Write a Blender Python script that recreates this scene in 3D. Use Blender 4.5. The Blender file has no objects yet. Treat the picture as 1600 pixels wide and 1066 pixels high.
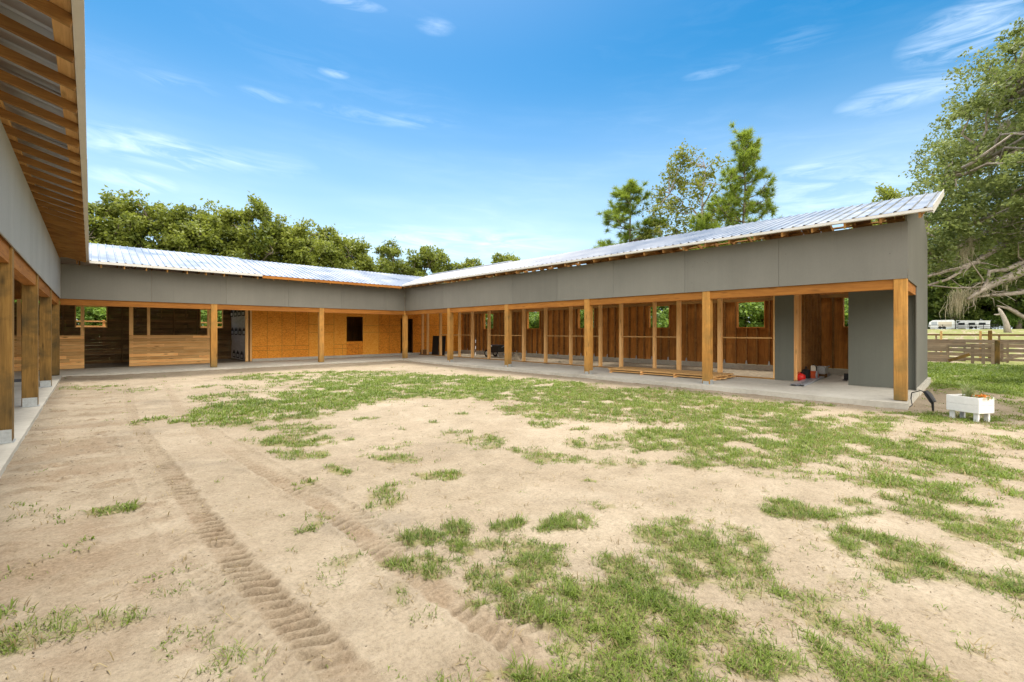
import bpy, bmesh, math, random
import numpy as np
from mathutils import Vector, Matrix

S = bpy.context.scene
C = S.collection
R = math.radians
YAW = 0.76252

# ------------------------------------------------------------------ camera
cam_d = bpy.data.cameras.new('camera')
cam_d.sensor_width = 36.0
cam_d.lens = 689.42 / 1600 * 36
cam_d.shift_y = -15.1 / 1600
cam_d.clip_start = 0.05
cam_d.clip_end = 3000
cam = bpy.data.objects.new('camera', cam_d)
C.objects.link(cam)
cam.location = (0, 0, 1.5)
cam.rotation_euler = (R(90), 0, -YAW)
S.camera = cam

# ------------------------------------------------------------------ world, sun, exposure
SUN_EL, SUN_AZ = 68.0, 25.0          # azimuth from +Y towards +X
SUN_STRENGTH, SUN_ANGLE = 1.5, 12.0
SKY = 0.085
EXPOSURE = 1.75
S.view_settings.view_transform = 'Standard'
S.view_settings.look = 'None'
S.view_settings.exposure = EXPOSURE
S.view_settings.gamma = 1.0
S.view_settings.use_curve_mapping = False

world = bpy.data.worlds.new('World')
S.world = world
world.use_nodes = True
wt = world.node_tree
wt.nodes.clear()


class NT:
    """tiny helper around a node tree"""
    def __init__(self, tree):
        self.t = tree

    def n(self, typ, _out=0, **kw):
        nd = self.t.nodes.new(typ)
        for k, v in kw.items():
            if k.startswith('i_'):
                key = k[2:]
                key = int(key) if key.isdigit() else key.replace('_', ' ')
                self.set(nd.inputs[key], v)
            else:
                setattr(nd, k, v)
        return nd

    def set(self, sock, v):
        if isinstance(v, bpy.types.NodeSocket):
            self.t.links.new(v, sock)
        elif isinstance(v, bpy.types.Node):
            self.t.links.new(v.outputs[0], sock)
        else:
            if isinstance(v, tuple) and len(v) == 3 and sock.type == 'RGBA':
                v = v + (1,)
            sock.default_value = v

    def m(self, op, a, b=None, c=None, clamp=False):
        nd = self.t.nodes.new('ShaderNodeMath')
        nd.operation = op
        nd.use_clamp = clamp
        self.set(nd.inputs[0], a)
        if b is not None:
            self.set(nd.inputs[1], b)
        if c is not None:
            self.set(nd.inputs[2], c)
        return nd.outputs[0]

    def mix(self, f, a, b, blend='MIX'):
        nd = self.t.nodes.new('ShaderNodeMix')
        nd.data_type = 'RGBA'
        nd.blend_type = blend
        self.set(nd.inputs[0], f)
        self.set(nd.inputs[6], a)
        self.set(nd.inputs[7], b)
        return nd.outputs[2]

    def ramp(self, f, stops):
        nd = self.t.nodes.new('ShaderNodeValToRGB')
        el = nd.color_ramp.elements
        while len(el) < len(stops):
            el.new(0.5)
        for e, (p, c) in zip(el, stops):
            e.position = p
            e.color = (c + (1,)) if isinstance(c, tuple) else (c, c, c, 1)
        self.set(nd.inputs[0], f)
        return nd.outputs[0]

    def rng(self, v, a, b, c=0.0, d=1.0, smooth=False):
        nd = self.t.nodes.new('ShaderNodeMapRange')
        if smooth:
            nd.interpolation_type = 'SMOOTHSTEP'
        for i, x in enumerate((v, a, b, c, d)):
            self.set(nd.inputs[i], x)
        return nd.outputs[0]

    def noise(self, vec, scale, detail=4.0, rough=0.55, dist=0.0):
        nd = self.t.nodes.new('ShaderNodeTexNoise')
        if vec is not None:
            self.set(nd.inputs['Vector'], vec)
        nd.inputs['Scale'].default_value = scale
        nd.inputs['Detail'].default_value = detail
        nd.inputs['Roughness'].default_value = rough
        nd.inputs['Distortion'].default_value = dist
        return nd.outputs[0]

    def scale(self, vec, s):
        nd = self.t.nodes.new('ShaderNodeMapping')
        self.set(nd.inputs['Vector'], vec)
        nd.inputs['Scale'].default_value = s
        return nd.outputs[0]


W = NT(wt)
sky = W.n('ShaderNodeTexSky', sky_type='NISHITA', sun_disc=False)
sky.sun_elevation = R(SUN_EL)
sky.sun_rotation = R(SUN_AZ)
sky.air_density = 1.0
sky.dust_density = 1.2
sky.ozone_density = 6.0
tc = W.n('ShaderNodeTexCoord')
sep = W.n('ShaderNodeSeparateXYZ', i_0=tc.outputs['Generated'])
az = W.m('MULTIPLY', W.m('ARCTAN2', sep.outputs[0], sep.outputs[1]), 57.2958)
elv = W.m('MULTIPLY', W.m('ARCSINE', sep.outputs[2]), 57.2958)
comb = W.n('ShaderNodeCombineXYZ', i_0=W.m('MULTIPLY', az, 0.10), i_1=W.m('MULTIPLY', W.m('ADD', elv, W.m('MULTIPLY', az, 0.06)), 0.55))
wisp = W.noise(comb.outputs[0], 1.3, 9.0, 0.62, 0.8)
wisp2 = W.noise(comb.outputs[0], 0.35, 3.0, 0.5)
CLOUDS = [(5.1, 17.8, 7.2, 1.3, 0.9), (2.9, 14.5, 3.5, 0.9, 0.8), (6.7, 24.2, 3.5, 0.6, 0.4), (14.5, 25.1, 2.6, 0.5, 0.4),
          (21.7, 28.5, 1.7, 0.42, 0.6), (27.5, 24.9, 9.0, 0.7, 0.4), (23.0, 35.0, 4.3, 0.5, 0.6), (33.8, 34.2, 2.4, 0.7, 0.4),
          (67.9, 28.1, 3.0, 0.4, 0.4), (89.9, 25.1, 4.7, 2.1, 1.0), (85.7, 21.9, 5.1, 1.2, 0.7), (77.4, 17.0, 2.2, 0.6, 0.5),
          (79.6, 14.3, 6.9, 3.1, 0.6), (35.4, 11.2, 16.5, 1.7, 0.9), (76.8, 29.1, 3.4, 0.9, 0.2), (14.8, 18.5, 4.7, 1.3, 0.25),
          (-40, 30, 20, 5, 0.6), (150, 25, 25, 4, 0.6), (-120, 40, 25, 6, 0.5)]
cl = None
for a0, e0, sa, se, st in CLOUDS:
    u = W.m('DIVIDE', W.m('SUBTRACT', az, a0), sa * 1.2)
    v = W.m('DIVIDE', W.m('SUBTRACT', elv, e0), se * 1.35)
    r2 = W.m('ADD', W.m('MULTIPLY', u, u), W.m('MULTIPLY', v, v))
    g = W.m('MULTIPLY', W.rng(r2, 1.0, 0.0, 0.0, 1.0), st)
    cl = g if cl is None else W.m('ADD', cl, g)
body = W.rng(wisp, 0.40, 0.80, 0.0, 1.2)
cloud = W.m('MULTIPLY', cl, body, clamp=True)
thin = W.m('MULTIPLY', W.rng(wisp2, 0.45, 0.75), W.rng(wisp, 0.45, 0.8, 0.0, 0.22))
thin = W.m('MULTIPLY', thin, W.rng(elv, 50.0, 12.0))
cloud = W.m('MAXIMUM', cloud, thin)
cloud = W.m('MULTIPLY', cloud, 0.55)
hs = W.n('ShaderNodeHueSaturation', i_Color=sky.outputs[0])
hs.inputs['Saturation'].default_value = 1.45
hs.inputs['Value'].default_value = 0.56
hs.inputs['Hue'].default_value = 0.483
veil = W.m('MULTIPLY', W.rng(elv, 33.0, 3.0, 0.0, 0.58, True), W.rng(wisp2, 0.3, 0.7, 0.75, 1.0))
skyb = W.mix(veil, hs.outputs[0], (4.9, 5.5, 6.0))
skyc = W.mix(cloud, skyb, (6.0, 6.5, 7.0))
# unseen bright cloud sheet, added overhead and behind the camera as fill light
dome = W.rng(elv, 44.0, 66.0, 0.0, 0.85, True)
behind = W.rng(W.m('COSINE', W.m('MULTIPLY', W.m('SUBTRACT', az, 205.0), 0.0174533)), -0.05, 0.45, 0.0, 0.95, True)
behind = W.m('MULTIPLY', behind, W.rng(elv, 1.0, 12.0))
sheet = W.m('MULTIPLY', W.m('MAXIMUM', dome, behind), W.rng(W.noise(tc.outputs['Generated'], 3.0, 6.0, 0.6), 0.35, 0.6, 0.65, 1.0))
skyc = W.mix(sheet, skyc, (14.5, 13.6, 12.2))
bg = W.n('ShaderNodeBackground', i_Color=skyc)
bg.inputs['Strength'].default_value = SKY
wo = W.n('ShaderNodeOutputWorld', i_Surface=bg)

sun_d = bpy.data.lights.new('sun', 'SUN')
sun_d.energy = SUN_STRENGTH
sun_d.angle = R(SUN_ANGLE)
sun_d.color = (1.0, 0.94, 0.84)
sun = bpy.data.objects.new('sun', sun_d)
C.objects.link(sun)
_d = Vector((math.sin(R(SUN_AZ)) * math.cos(R(SUN_EL)), math.cos(R(SUN_AZ)) * math.cos(R(SUN_EL)), math.sin(R(SUN_EL))))
sun.rotation_euler = _d.to_track_quat('Z', 'Y').to_euler()

# ------------------------------------------------------------------ object helpers
ROOTLOC = {}


def tag(o, label=None, cat=None, group=None, kind=None):
    if label: o['label'] = label
    if cat: o['category'] = cat
    if group: o['group'] = group
    if kind: o['kind'] = kind
    return o


def thing(name, label, cat, loc=(0, 0, 0), group=None):
    o = bpy.data.objects.new(name, None)
    o.empty_display_size = 0.3
    C.objects.link(o)
    o.location = loc
    ROOTLOC[o.name] = Vector(loc)
    return tag(o, label, cat, group)


def np_mesh(name, V, F, smooth=False):
    V = np.asarray(V, dtype=np.float32)
    F = np.asarray(F, dtype=np.int32)
    me = bpy.data.meshes.new(name)
    n, k = F.shape
    me.vertices.add(len(V))
    me.vertices.foreach_set('co', V.ravel())
    me.loops.add(n * k)
    me.loops.foreach_set('vertex_index', F.ravel())
    me.polygons.add(n)
    me.polygons.foreach_set('loop_start', np.arange(0, n * k, k, dtype=np.int32))
    if smooth:
        me.polygons.foreach_set('use_smooth', np.ones(n, dtype=bool))
    me.update(calc_edges=True)
    return me


def link_mesh(name, me, mat=None, parent=None, base=None):
    """mesh data given in world coordinates relative to `base` (default: the origin of its root)"""
    o = bpy.data.objects.new(name, me)
    C.objects.link(o)
    if mat is not None and len(me.materials) == 0:
        me.materials.append(mat)
    if parent is not None:
        o.parent = parent
    return o


class MB:
    """collects boxes / prisms / tubes in world coordinates, then becomes ONE mesh object"""
    def __init__(self):
        self.v = []
        self.f = []

    def add(self, vs, fs):
        n = len(self.v)
        self.v += [tuple(p) for p in vs]
        self.f += [tuple(i + n for i in q) for q in fs]
        return self

    def box(self, x0, x1, y0, y1, z0, z1):
        vs = [(x, y, z) for z in (z0, z1) for y in (y0, y1) for x in (x0, x1)]
        return self.add(vs, [(0, 2, 3, 1), (4, 5, 7, 6), (0, 1, 5, 4), (2, 6, 7, 3), (0, 4, 6, 2), (1, 3, 7, 5)])

    def bar(self, p0, p1, w, h, up=(0, 0, 1)):
        p0, p1 = Vector(p0), Vector(p1)
        d = (p1 - p0).normalized()
        upv = Vector(up)
        s = d.cross(upv)
        if s.length < 1e-4:
            s = d.cross(Vector((0, 1, 0)))
        s.normalize()
        u = s.cross(d).normalized()
        vs = []
        for p in (p0, p1):
            for a, b in ((-1, -1), (1, -1), (1, 1), (-1, 1)):
                vs.append(p + s * (a * w / 2) + u * (b * h / 2))
        return self.add(vs, [(0, 1, 2, 3), (7, 6, 5, 4), (0, 4, 5, 1), (1, 5, 6, 2), (2, 6, 7, 3), (3, 7, 4, 0)])

    def prism(self, pts, axis, a, b):
        """polygon pts in the two other axes, extruded along axis from a to b"""
        def mk(p, t):
            if axis == 'x': return (t, p[0], p[1])
            if axis == 'y': return (p[0], t, p[1])
            return (p[0], p[1], t)
        n = len(pts)
        vs = [mk(p, a) for p in pts] + [mk(p, b) for p in pts]
        fs = [tuple(range(n)), tuple(range(2 * n - 1, n - 1, -1))]
        for i in range(n):
            j = (i + 1) % n
            fs.append((i, i + n, j + n, j))
        return self.add(vs, fs)

    def tube(self, pts, rad, n=8, caps=True):
        pts = [Vector(p) for p in pts]
        if not hasattr(rad, '__len__'):
            rad = [rad] * len(pts)
        rings = []
        base = len(self.v)
        vs, fs = [], []
        prev = None
        for i, p in enumerate(pts):
            a = pts[max(0, i - 1)]
            b = pts[min(len(pts) - 1, i + 1)]
            d = (b - a).normalized()
            if prev is None:
                s = d.cross(Vector((0.3, 0.2, 1)))
                if s.length < 1e-3:
                    s = d.cross(Vector((1, 0, 0)))
            else:
                s = prev - d * prev.dot(d)
            s.normalize()
            prev = s
            u = d.cross(s)
            for k in range(n):
                t = 2 * math.pi * k / n
                vs.append(p + (s * math.cos(t) + u * math.sin(t)) * rad[i])
        for i in range(len(pts) - 1):
            for k in range(n):
                k2 = (k + 1) % n
                fs.append((i * n + k, i * n + k2, (i + 1) * n + k2, (i + 1) * n + k))
        if caps:
            fs.append(tuple(range(n - 1, -1, -1)))
            e = (len(pts) - 1) * n
            fs.append(tuple(range(e, e + n)))
        return self.add(vs, fs)

    def lathe(self, prof, cx, cy, n=16):
        vs, fs = [], []
        for r, z in prof:
            for k in range(n):
                t = 2 * math.pi * k / n
                vs.append((cx + r * math.cos(t), cy + r * math.sin(t), z))
        for i in range(len(prof) - 1):
            for k in range(n):
                k2 = (k + 1) % n
                fs.append((i * n + k, i * n + k2, (i + 1) * n + k2, (i + 1) * n + k))
        fs.append(tuple(range(n - 1, -1, -1)))
        e = (len(prof) - 1) * n
        fs.append(tuple(range(e, e + n)))
        return self.add(vs, fs)

    def build(self, name, mat, parent=None, loc=None, bevel=0.0, smooth=False):
        """loc: own origin in world coordinates (default: origin of the root thing)"""
        base = Vector((0, 0, 0))
        pw = Vector((0, 0, 0))
        if parent is not None:
            pw = ROOTLOC[parent.name]
            base = pw
        if loc is not None:
            base = Vector(loc)
        me = bpy.data.meshes.new(name)
        me.from_pydata([tuple(Vector(p) - base) for p in self.v], [], self.f)
        if smooth:
            me.polygons.foreach_set('use_smooth', [True] * len(me.polygons))
        me.update()
        me.materials.append(mat)
        o = bpy.data.objects.new(name, me)
        C.objects.link(o)
        o.location = base - pw
        if parent is not None:
            o.parent = parent
        ROOTLOC[o.name] = base
        if bevel:
            md = o.modifiers.new('bevel', 'BEVEL')
            md.width = bevel
            md.segments = 2
            md.limit_method = 'ANGLE'
        return o


def copy_child(src, parent, wloc, subs=True):
    o = src.copy()
    C.objects.link(o)
    o.parent = parent
    o.location = Vector(wloc) - ROOTLOC[parent.name]
    ROOTLOC[o.name] = Vector(wloc)
    if subs:
        for ch in list(src.children):
            c = ch.copy()
            C.objects.link(c)
            c.parent = o
    return o


# ------------------------------------------------------------------ value noise (numpy)
def vnoise(x, y, seed=0):
    xi = np.floor(x).astype(np.int64)
    yi = np.floor(y).astype(np.int64)
    xf, yf = x - xi, y - yi

    def h(a, b):
        k = (a * 374761393 + b * 668265263 + seed * 974634777) & 0xffffffff
        k = ((k ^ (k >> 13)) * 1274126177) & 0xffffffff
        return ((k ^ (k >> 16)) & 0xffff) / 65535.0
    u = xf * xf * (3 - 2 * xf)
    v = yf * yf * (3 - 2 * yf)
    return (h(xi, yi) * (1 - u) + h(xi + 1, yi) * u) * (1 - v) + (h(xi, yi + 1) * (1 - u) + h(xi + 1, yi + 1) * u) * v


def fbm(x, y, seed=0, oct=4):
    s, a, t = 0, 0.5, 0
    for i in range(oct):
        s = s + a * vnoise(x * 2 ** i + 17.3 * i, y * 2 ** i - 9.1 * i, seed + i)
        t += a
        a *= 0.5
    return s / t


# ------------------------------------------------------------------ materials
def new_mat(name):
    m = bpy.data.materials.new(name)
    m.use_nodes = True
    t = m.node_tree
    t.nodes.clear()
    return m, NT(t)


def finish(n, color, rough=0.7, metal=0.0, bump=None, bstr=0.3, bdist=0.01, spec=0.4, translucent=None):
    b = n.n('ShaderNodeBsdfPrincipled')
    n.set(b.inputs['Base Color'], color)
    n.set(b.inputs['Roughness'], rough)
    n.set(b.inputs['Metallic'], metal)
    n.set(b.inputs['Specular IOR Level'], spec)
    if bump is not None:
        bp = n.n('ShaderNodeBump', i_Height=bump)
        bp.inputs['Strength'].default_value = bstr
        bp.inputs['Distance'].default_value = bdist
        n.set(b.inputs['Normal'], bp.outputs[0])
    out = b.outputs[0]
    if translucent is not None:
        tr = n.n('ShaderNodeBsdfTranslucent')
        n.set(tr.inputs['Color'], translucent)
        mx = n.n('ShaderNodeMixShader')
        mx.inputs[0].default_value = 0.35
        n.set(mx.inputs[1], out)
        n.set(mx.inputs[2], tr.outputs[0])
        out = mx.outputs[0]
    n.n('ShaderNodeOutputMaterial', i_Surface=out)


def coords(n, obj_random=True):
    t = n.n('ShaderNodeTexCoord')
    v = t.outputs['Object']
    if obj_random:
        oi = n.n('ShaderNodeObjectInfo')
        add = n.n('ShaderNodeVectorMath', operation='ADD')
        n.set(add.inputs[0], v)
        c = n.n('ShaderNodeCombineXYZ', i_0=n.m('MULTIPLY', oi.outputs['Random'], 13.0), i_1=n.m('MULTIPLY', oi.outputs['Random'], 7.0), i_2=n.m('MULTIPLY', oi.outputs['Random'], 29.0))
        n.set(add.inputs[1], c.outputs[0])
        return add.outputs[0], oi.outputs['Random']
    return v, None


def m_wood(name, light, dark, axis='z', knots=0.5, stain=0.0, stain_col=(0.16, 0.14, 0.08), rough=0.75, var=0.35, foot=False):
    m, n = new_mat(name)
    v, rnd = coords(n)
    geo = n.n('ShaderNodeNewGeometry')
    isl = geo.outputs['Random Per Island']
    off = n.n('ShaderNodeVectorMath', operation='ADD')
    n.set(off.inputs[0], v)
    ci = n.n('ShaderNodeCombineXYZ', i_0=n.m('MULTIPLY', isl, 11.0), i_1=n.m('MULTIPLY', isl, 5.0), i_2=n.m('MULTIPLY', isl, 23.0))
    n.set(off.inputs[1], ci.outputs[0])
    v2 = off.outputs[0]
    sc = {'x': (1.2, 22, 22), 'y': (22, 1.2, 22), 'z': (22, 22, 1.2)}[axis]
    st = n.scale(v2, sc)
    grain = n.noise(st, 1.6, 6.0, 0.62, 0.9)
    sc2 = {'x': (0.7, 5, 5), 'y': (5, 0.7, 5), 'z': (5, 5, 0.7)}[axis]
    broad = n.noise(n.scale(v2, sc2), 1.0, 3.0, 0.5, 1.2)
    f = n.m('ADD', n.m('MULTIPLY', grain, 0.66), n.m('MULTIPLY', broad, 0.42))
    col = n.ramp(f, [(0.30, dark), (0.52, tuple((a + b) / 2 for a, b in zip(light, dark))), (0.70, light)])
    # knots
    kv = n.scale(v2, {'x': (1.6, 7, 7), 'y': (7, 1.6, 7), 'z': (7, 7, 1.6)}[axis])
    vo = n.n('ShaderNodeTexVoronoi', i_Vector=kv)
    vo.inputs['Scale'].default_value = 1.0
    kn = n.rng(vo.outputs['Distance'], 0.20, 0.06, 0.0, knots)
    col = n.mix(kn, col, tuple(c * 0.35 for c in dark))
    br = n.m('ADD', n.m('MULTIPLY', isl, var), n.m('MULTIPLY', rnd, var * 0.6))
    br = n.m('ADD', br, 1.0 - var * 0.8)
    col = n.mix(1.0, col, n.n('ShaderNodeCombineColor', i_0=br, i_1=br, i_2=br).outputs[0], 'MULTIPLY')
    if stain > 0:
        bn = n.noise(v2, 2.2, 5.0, 0.6, 0.5)
        sm = n.rng(bn, 0.45, 0.72, 0.0, stain)
        if foot:
            t = n.n('ShaderNodeTexCoord')
            z = n.n('ShaderNodeSeparateXYZ', i_0=t.outputs['Object']).outputs[2]
            sm = n.m('MAXIMUM', sm, n.m('MULTIPLY', n.rng(z, 0.75, 0.05), n.rng(bn, 0.3, 0.6, 0.25, 0.9)))
        col = n.mix(sm, col, stain_col)
    finish(n, col, rough, bump=grain, bstr=0.25, bdist=0.004, spec=0.25)
    return m


def m_plain(name, col, rough=0.6, metal=0.0, var=0.12, scale=6.0, spec=0.4, bstr=0.1):
    m, n = new_mat(name)
    v, rnd = coords(n)
    nz = n.noise(v, scale, 5.0, 0.6, 0.3)
    c = n.ramp(nz, [(0.25, tuple(max(0, x * (1 - var * 1.6)) for x in col)), (0.75, tuple(x * (1 + var) for x in col))])
    finish(n, c, n.rng(nz, 0.2, 0.8, rough - 0.08, rough + 0.08), metal, bump=n.noise(v, scale * 9, 3.0), bstr=bstr, bdist=0.003, spec=spec)
    return m


def m_leaf(name, c1, c2, trans=(0.16, 0.22, 0.03), var=0.5):
    m, n = new_mat(name)
    geo = n.n('ShaderNodeNewGeometry')
    t = n.n('ShaderNodeTexCoord')
    cl_ = n.noise(t.outputs['Object'], 0.55, 3.0, 0.55)
    f = n.m('ADD', n.m('MULTIPLY', geo.outputs['Random Per Island'], var), n.m('MULTIPLY', n.rng(cl_, 0.3, 0.7), 1 - var))
    oi = n.n('ShaderNodeObjectInfo')
    f = n.m('ADD', f, n.m('MULTIPLY', n.m('SUBTRACT', oi.outputs['Random'], 0.5), 0.25), clamp=True)
    col = n.ramp(f, [(0.1, c1), (0.9, c2)])
    finish(n, col, 0.55, spec=0.35, translucent=n.mix(0.6, col, trans))
    return m


M = {}
M['post'] = m_wood('treated_post_wood', (0.66, 0.335, 0.082), (0.34, 0.15, 0.032), 'z', 0.8, 0.6, (0.17, 0.125, 0.045), foot=True, var=0.25)
M['post_old'] = m_wood('old_post_wood', (0.40, 0.225, 0.06), (0.15, 0.08, 0.022), 'z', 0.75, 0.85, (0.075, 0.06, 0.028), foot=True, var=0.25)
M['pine_z'] = m_wood('pine_stud_wood', (0.93, 0.58, 0.26), (0.72, 0.39, 0.13), 'z', 0.5, var=0.3)
M['pine_x'] = m_wood('pine_board_wood_x', (0.95, 0.60, 0.26), (0.62, 0.27, 0.065), 'x', 0.9, var=0.65)
M['pine_y'] = m_wood('pine_board_wood_y', (0.72, 0.45, 0.19), (0.48, 0.25, 0.08), 'y', 0.6, var=0.25)
M['beam_x'] = m_wood('beam_wood_x', (0.40, 0.16, 0.028), (0.19, 0.065, 0.011), 'x', 0.5, var=0.3)
M['beam_y'] = m_wood('beam_wood_y', (0.43, 0.175, 0.031), (0.21, 0.075, 0.013), 'y', 0.5, var=0.3)
M['rafter_x'] = m_wood('rafter_wood_x', (0.42, 0.22, 0.065), (0.20, 0.09, 0.025), 'x', 0.5, 0.5, (0.16, 0.085, 0.035), var=0.4)
M['rafter_y'] = m_wood('rafter_wood_y', (0.44, 0.24, 0.07), (0.22, 0.10, 0.028), 'y', 0.5, var=0.4)
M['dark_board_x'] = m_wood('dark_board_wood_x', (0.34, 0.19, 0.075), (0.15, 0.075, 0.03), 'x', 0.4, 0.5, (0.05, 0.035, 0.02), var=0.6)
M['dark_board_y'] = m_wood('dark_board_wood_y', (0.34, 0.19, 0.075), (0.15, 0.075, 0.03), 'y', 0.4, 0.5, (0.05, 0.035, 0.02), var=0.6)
M['old_plank'] = m_wood('weathered_plank_wood', (0.46, 0.34, 0.25), (0.24, 0.16, 0.11), 'y', 0.4, 0.5, (0.20, 0.18, 0.16), var=0.6)
M['white_trim'] = m_plain('white_trim_metal', (0.62, 0.60, 0.55), 0.45, 0.0, 0.06, 3.0)
M['white_paint'] = m_plain('white_paint', (0.80, 0.80, 0.78), 0.55, 0.0, 0.05, 9.0)
M['black_rubber'] = m_plain('black_rubber', (0.012, 0.012, 0.013), 0.7, 0.0, 0.2)
M['black_plastic'] = m_plain('black_plastic', (0.015, 0.015, 0.016), 0.4, 0.0, 0.2)
M['grey_steel'] = m_plain('grey_steel', (0.42, 0.45, 0.50), 0.45, 0.5, 0.15, 12.0)
M['galv'] = m_plain('galvanised_steel', (0.52, 0.55, 0.56), 0.42, 0.6, 0.15, 25.0)
M['red_plastic'] = m_plain('red_plastic', (0.62, 0.02, 0.015), 0.35, 0.0, 0.1)
M['orange_plastic'] = m_plain('orange_plastic', (0.62, 0.10, 0.03), 0.4, 0.0, 0.1)
M['slate_tarp'] = m_plain('slate_tarp', (0.07, 0.08, 0.095), 0.6, 0.0, 0.2)
M['cream_plastic'] = m_plain('cream_plastic', (0.62, 0.56, 0.46), 0.5, 0.0, 0.1)
M['dark_glass'] = m_plain('dark_glass', (0.03, 0.035, 0.04), 0.15, 0.0, 0.1)
M['trailer_white'] = m_plain('trailer_white', (0.74, 0.75, 0.76), 0.4, 0.0, 0.05, 1.0)
M['trailer_tan'] = m_plain('trailer_tan', (0.60, 0.52, 0.42), 0.5, 0.0, 0.05, 1.0)


def m_paint(name, col):
    """flat grey house paint over rough sheet siding: faint vertical roller streaks, nail heads, a few scuffs"""
    m, n = new_mat(name)
    v, rnd = coords(n, False)
    geo = n.n('ShaderNodeNewGeometry')
    isl = geo.outputs['Random Per Island']
    big = n.noise(v, 0.55, 4.0, 0.55)
    streak = n.noise(n.scale(v, (7, 7, 0.5)), 1.0, 4.0, 0.6)
    fine = n.noise(n.scale(v, (45, 45, 22)), 1.0, 4.0, 0.65)
    f = n.m('ADD', n.m('ADD', n.m('MULTIPLY', big, 0.55), n.m('MULTIPLY', streak, 0.17)), n.m('MULTIPLY', fine, 0.18))
    f = n.m('ADD', f, n.m('MULTIPLY', isl, 0.16))
    c = n.ramp(f, [(0.30, tuple(x * 0.78 for x in col)), (0.72, tuple(x * 1.12 for x in col))])
    vo = n.n('ShaderNodeTexVoronoi', i_Vector=n.scale(v, (2.6, 2.6, 2.9)))
    vo.inputs['Scale'].default_value = 1.0
    sc = n.rng(vo.outputs['Distance'], 0.045, 0.02, 0.0, 0.6)
    c = n.mix(sc, c, (0.10, 0.09, 0.075))
    run = n.rng(n.noise(n.scale(v, (16, 16, 0.35)), 1.0, 3.0, 0.6), 0.60, 0.74, 0.0, 0.30)
    run = n.m('MULTIPLY', run, n.rng(n.noise(v, 0.9, 3.0), 0.45, 0.6))
    c = n.mix(run, c, tuple(x * 0.55 for x in col))
    finish(n, c, 0.72, bump=n.m('ADD', n.m('MULTIPLY', fine, 0.25), n.m('MULTIPLY', big, 1.0)), bstr=0.3, bdist=0.02, spec=0.2)
    return m


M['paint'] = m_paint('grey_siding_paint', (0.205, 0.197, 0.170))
M['paint_end_shaded'] = m_paint('grey_siding_paint_end_shaded', (0.150, 0.145, 0.125))  # siding paint darkened to carry the shade of the end wall
M['paint_lit'] = m_paint('grey_siding_paint_lit', (0.38, 0.38, 0.355))  # siding paint lightened: stronger light on the left fascia put into its colour
M['paint_shaded'] = m_paint('grey_siding_paint_shaded', (0.155, 0.16, 0.135))  # siding paint darkened: porch shadow put into the panel colour


def m_osb(name, mul=1.0):
    m, n = new_mat(name)
    v, rnd = coords(n, False)
    geo = n.n('ShaderNodeNewGeometry')
    vo = n.n('ShaderNodeTexVoronoi', i_Vector=v)
    vo.inputs['Scale'].default_value = 26.0
    vo2 = n.n('ShaderNodeTexVoronoi', i_Vector=n.scale(v, (1.0, 1.0, 2.3)))
    vo2.inputs['Scale'].default_value = 15.0
    big = n.noise(v, 1.3, 4.0, 0.6)
    a = n.n('ShaderNodeSeparateColor', i_0=vo.outputs['Color']).outputs[0]
    b = n.n('ShaderNodeSeparateColor', i_0=vo2.outputs['Color']).outputs[1]
    f = n.m('ADD', n.m('ADD', n.m('MULTIPLY', a, 0.30), n.m('MULTIPLY', b, 0.30)), n.m('MULTIPLY', big, 0.35))
    f = n.m('ADD', f, n.m('MULTIPLY', n.m('SUBTRACT', geo.outputs['Random Per Island'], 0.5), 0.42))
    c = n.ramp(f, [(0.15, tuple(x * mul for x in (0.50, 0.15, 0.010))), (0.5, tuple(x * mul for x in (0.82, 0.30, 0.024))), (0.85, tuple(x * mul for x in (0.92, 0.42, 0.06)))])
    finish(n, c, 0.7, bump=b, bstr=0.15, bdist=0.002, spec=0.3)
    return m


M['osb'] = m_osb('osb_sheathing')
M['ply'] = m_wood('plywood_sheathing', (0.62, 0.27, 0.062), (0.28, 0.10, 0.020), 'z', 0.25, 0.4, (0.13, 0.06, 0.025), var=0.5)
M['seam'] = m_plain('panel_seam_dark', (0.10, 0.035, 0.008), 0.8)

m, n = new_mat('concrete')
v, _ = coords(n, False)
f = n.m('ADD', n.m('MULTIPLY', n.noise(v, 0.7, 5.0, 0.6), 0.6), n.m('MULTIPLY', n.noise(v, 9.0, 5.0, 0.65), 0.4))
c = n.ramp(f, [(0.3, (0.36, 0.33, 0.275)), (0.55, (0.52, 0.49, 0.42)), (0.75, (0.60, 0.57, 0.50))])
sp = n.rng(n.noise(v, 70.0, 2.0), 0.66, 0.74, 0.0, 0.35)
c = n.mix(sp, c, (0.22, 0.19, 0.15))
finish(n, c, 0.8, bump=n.noise(v, 30.0, 5.0, 0.7), bstr=0.25, bdist=0.006, spec=0.25)
M['concrete'] = m

m, n = new_mat('roof_metal')
v, _ = coords(n, False)
geo = n.n('ShaderNodeNewGeometry')
nz = n.noise(v, 0.8, 5.0, 0.6)
c = n.ramp(nz, [(0.3, (0.42, 0.43, 0.465)), (0.7, (0.53, 0.54, 0.57))])
finish(n, c, n.rng(nz, 0.3, 0.7, 0.26, 0.42), 0.8, bump=n.noise(v, 2.5, 3.0), bstr=0.05, bdist=0.01)
M['roof_metal'] = m

m, n = new_mat('housewrap')
v, _ = coords(n, False)
w = n.noise(n.scale(v, (1, 1.0, 3.0)), 1.4, 5.0, 0.6, 1.0)
c = n.ramp(w, [(0.3, (0.68, 0.65, 0.63)), (0.7, (0.84, 0.82, 0.80))])
finish(n, c, 0.5, bump=w, bstr=0.8, bdist=0.06)
M['wrap'] = m
M['wrap_ink'] = m_plain('wrap_print_ink', (0.03, 0.03, 0.04), 0.6)

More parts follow.
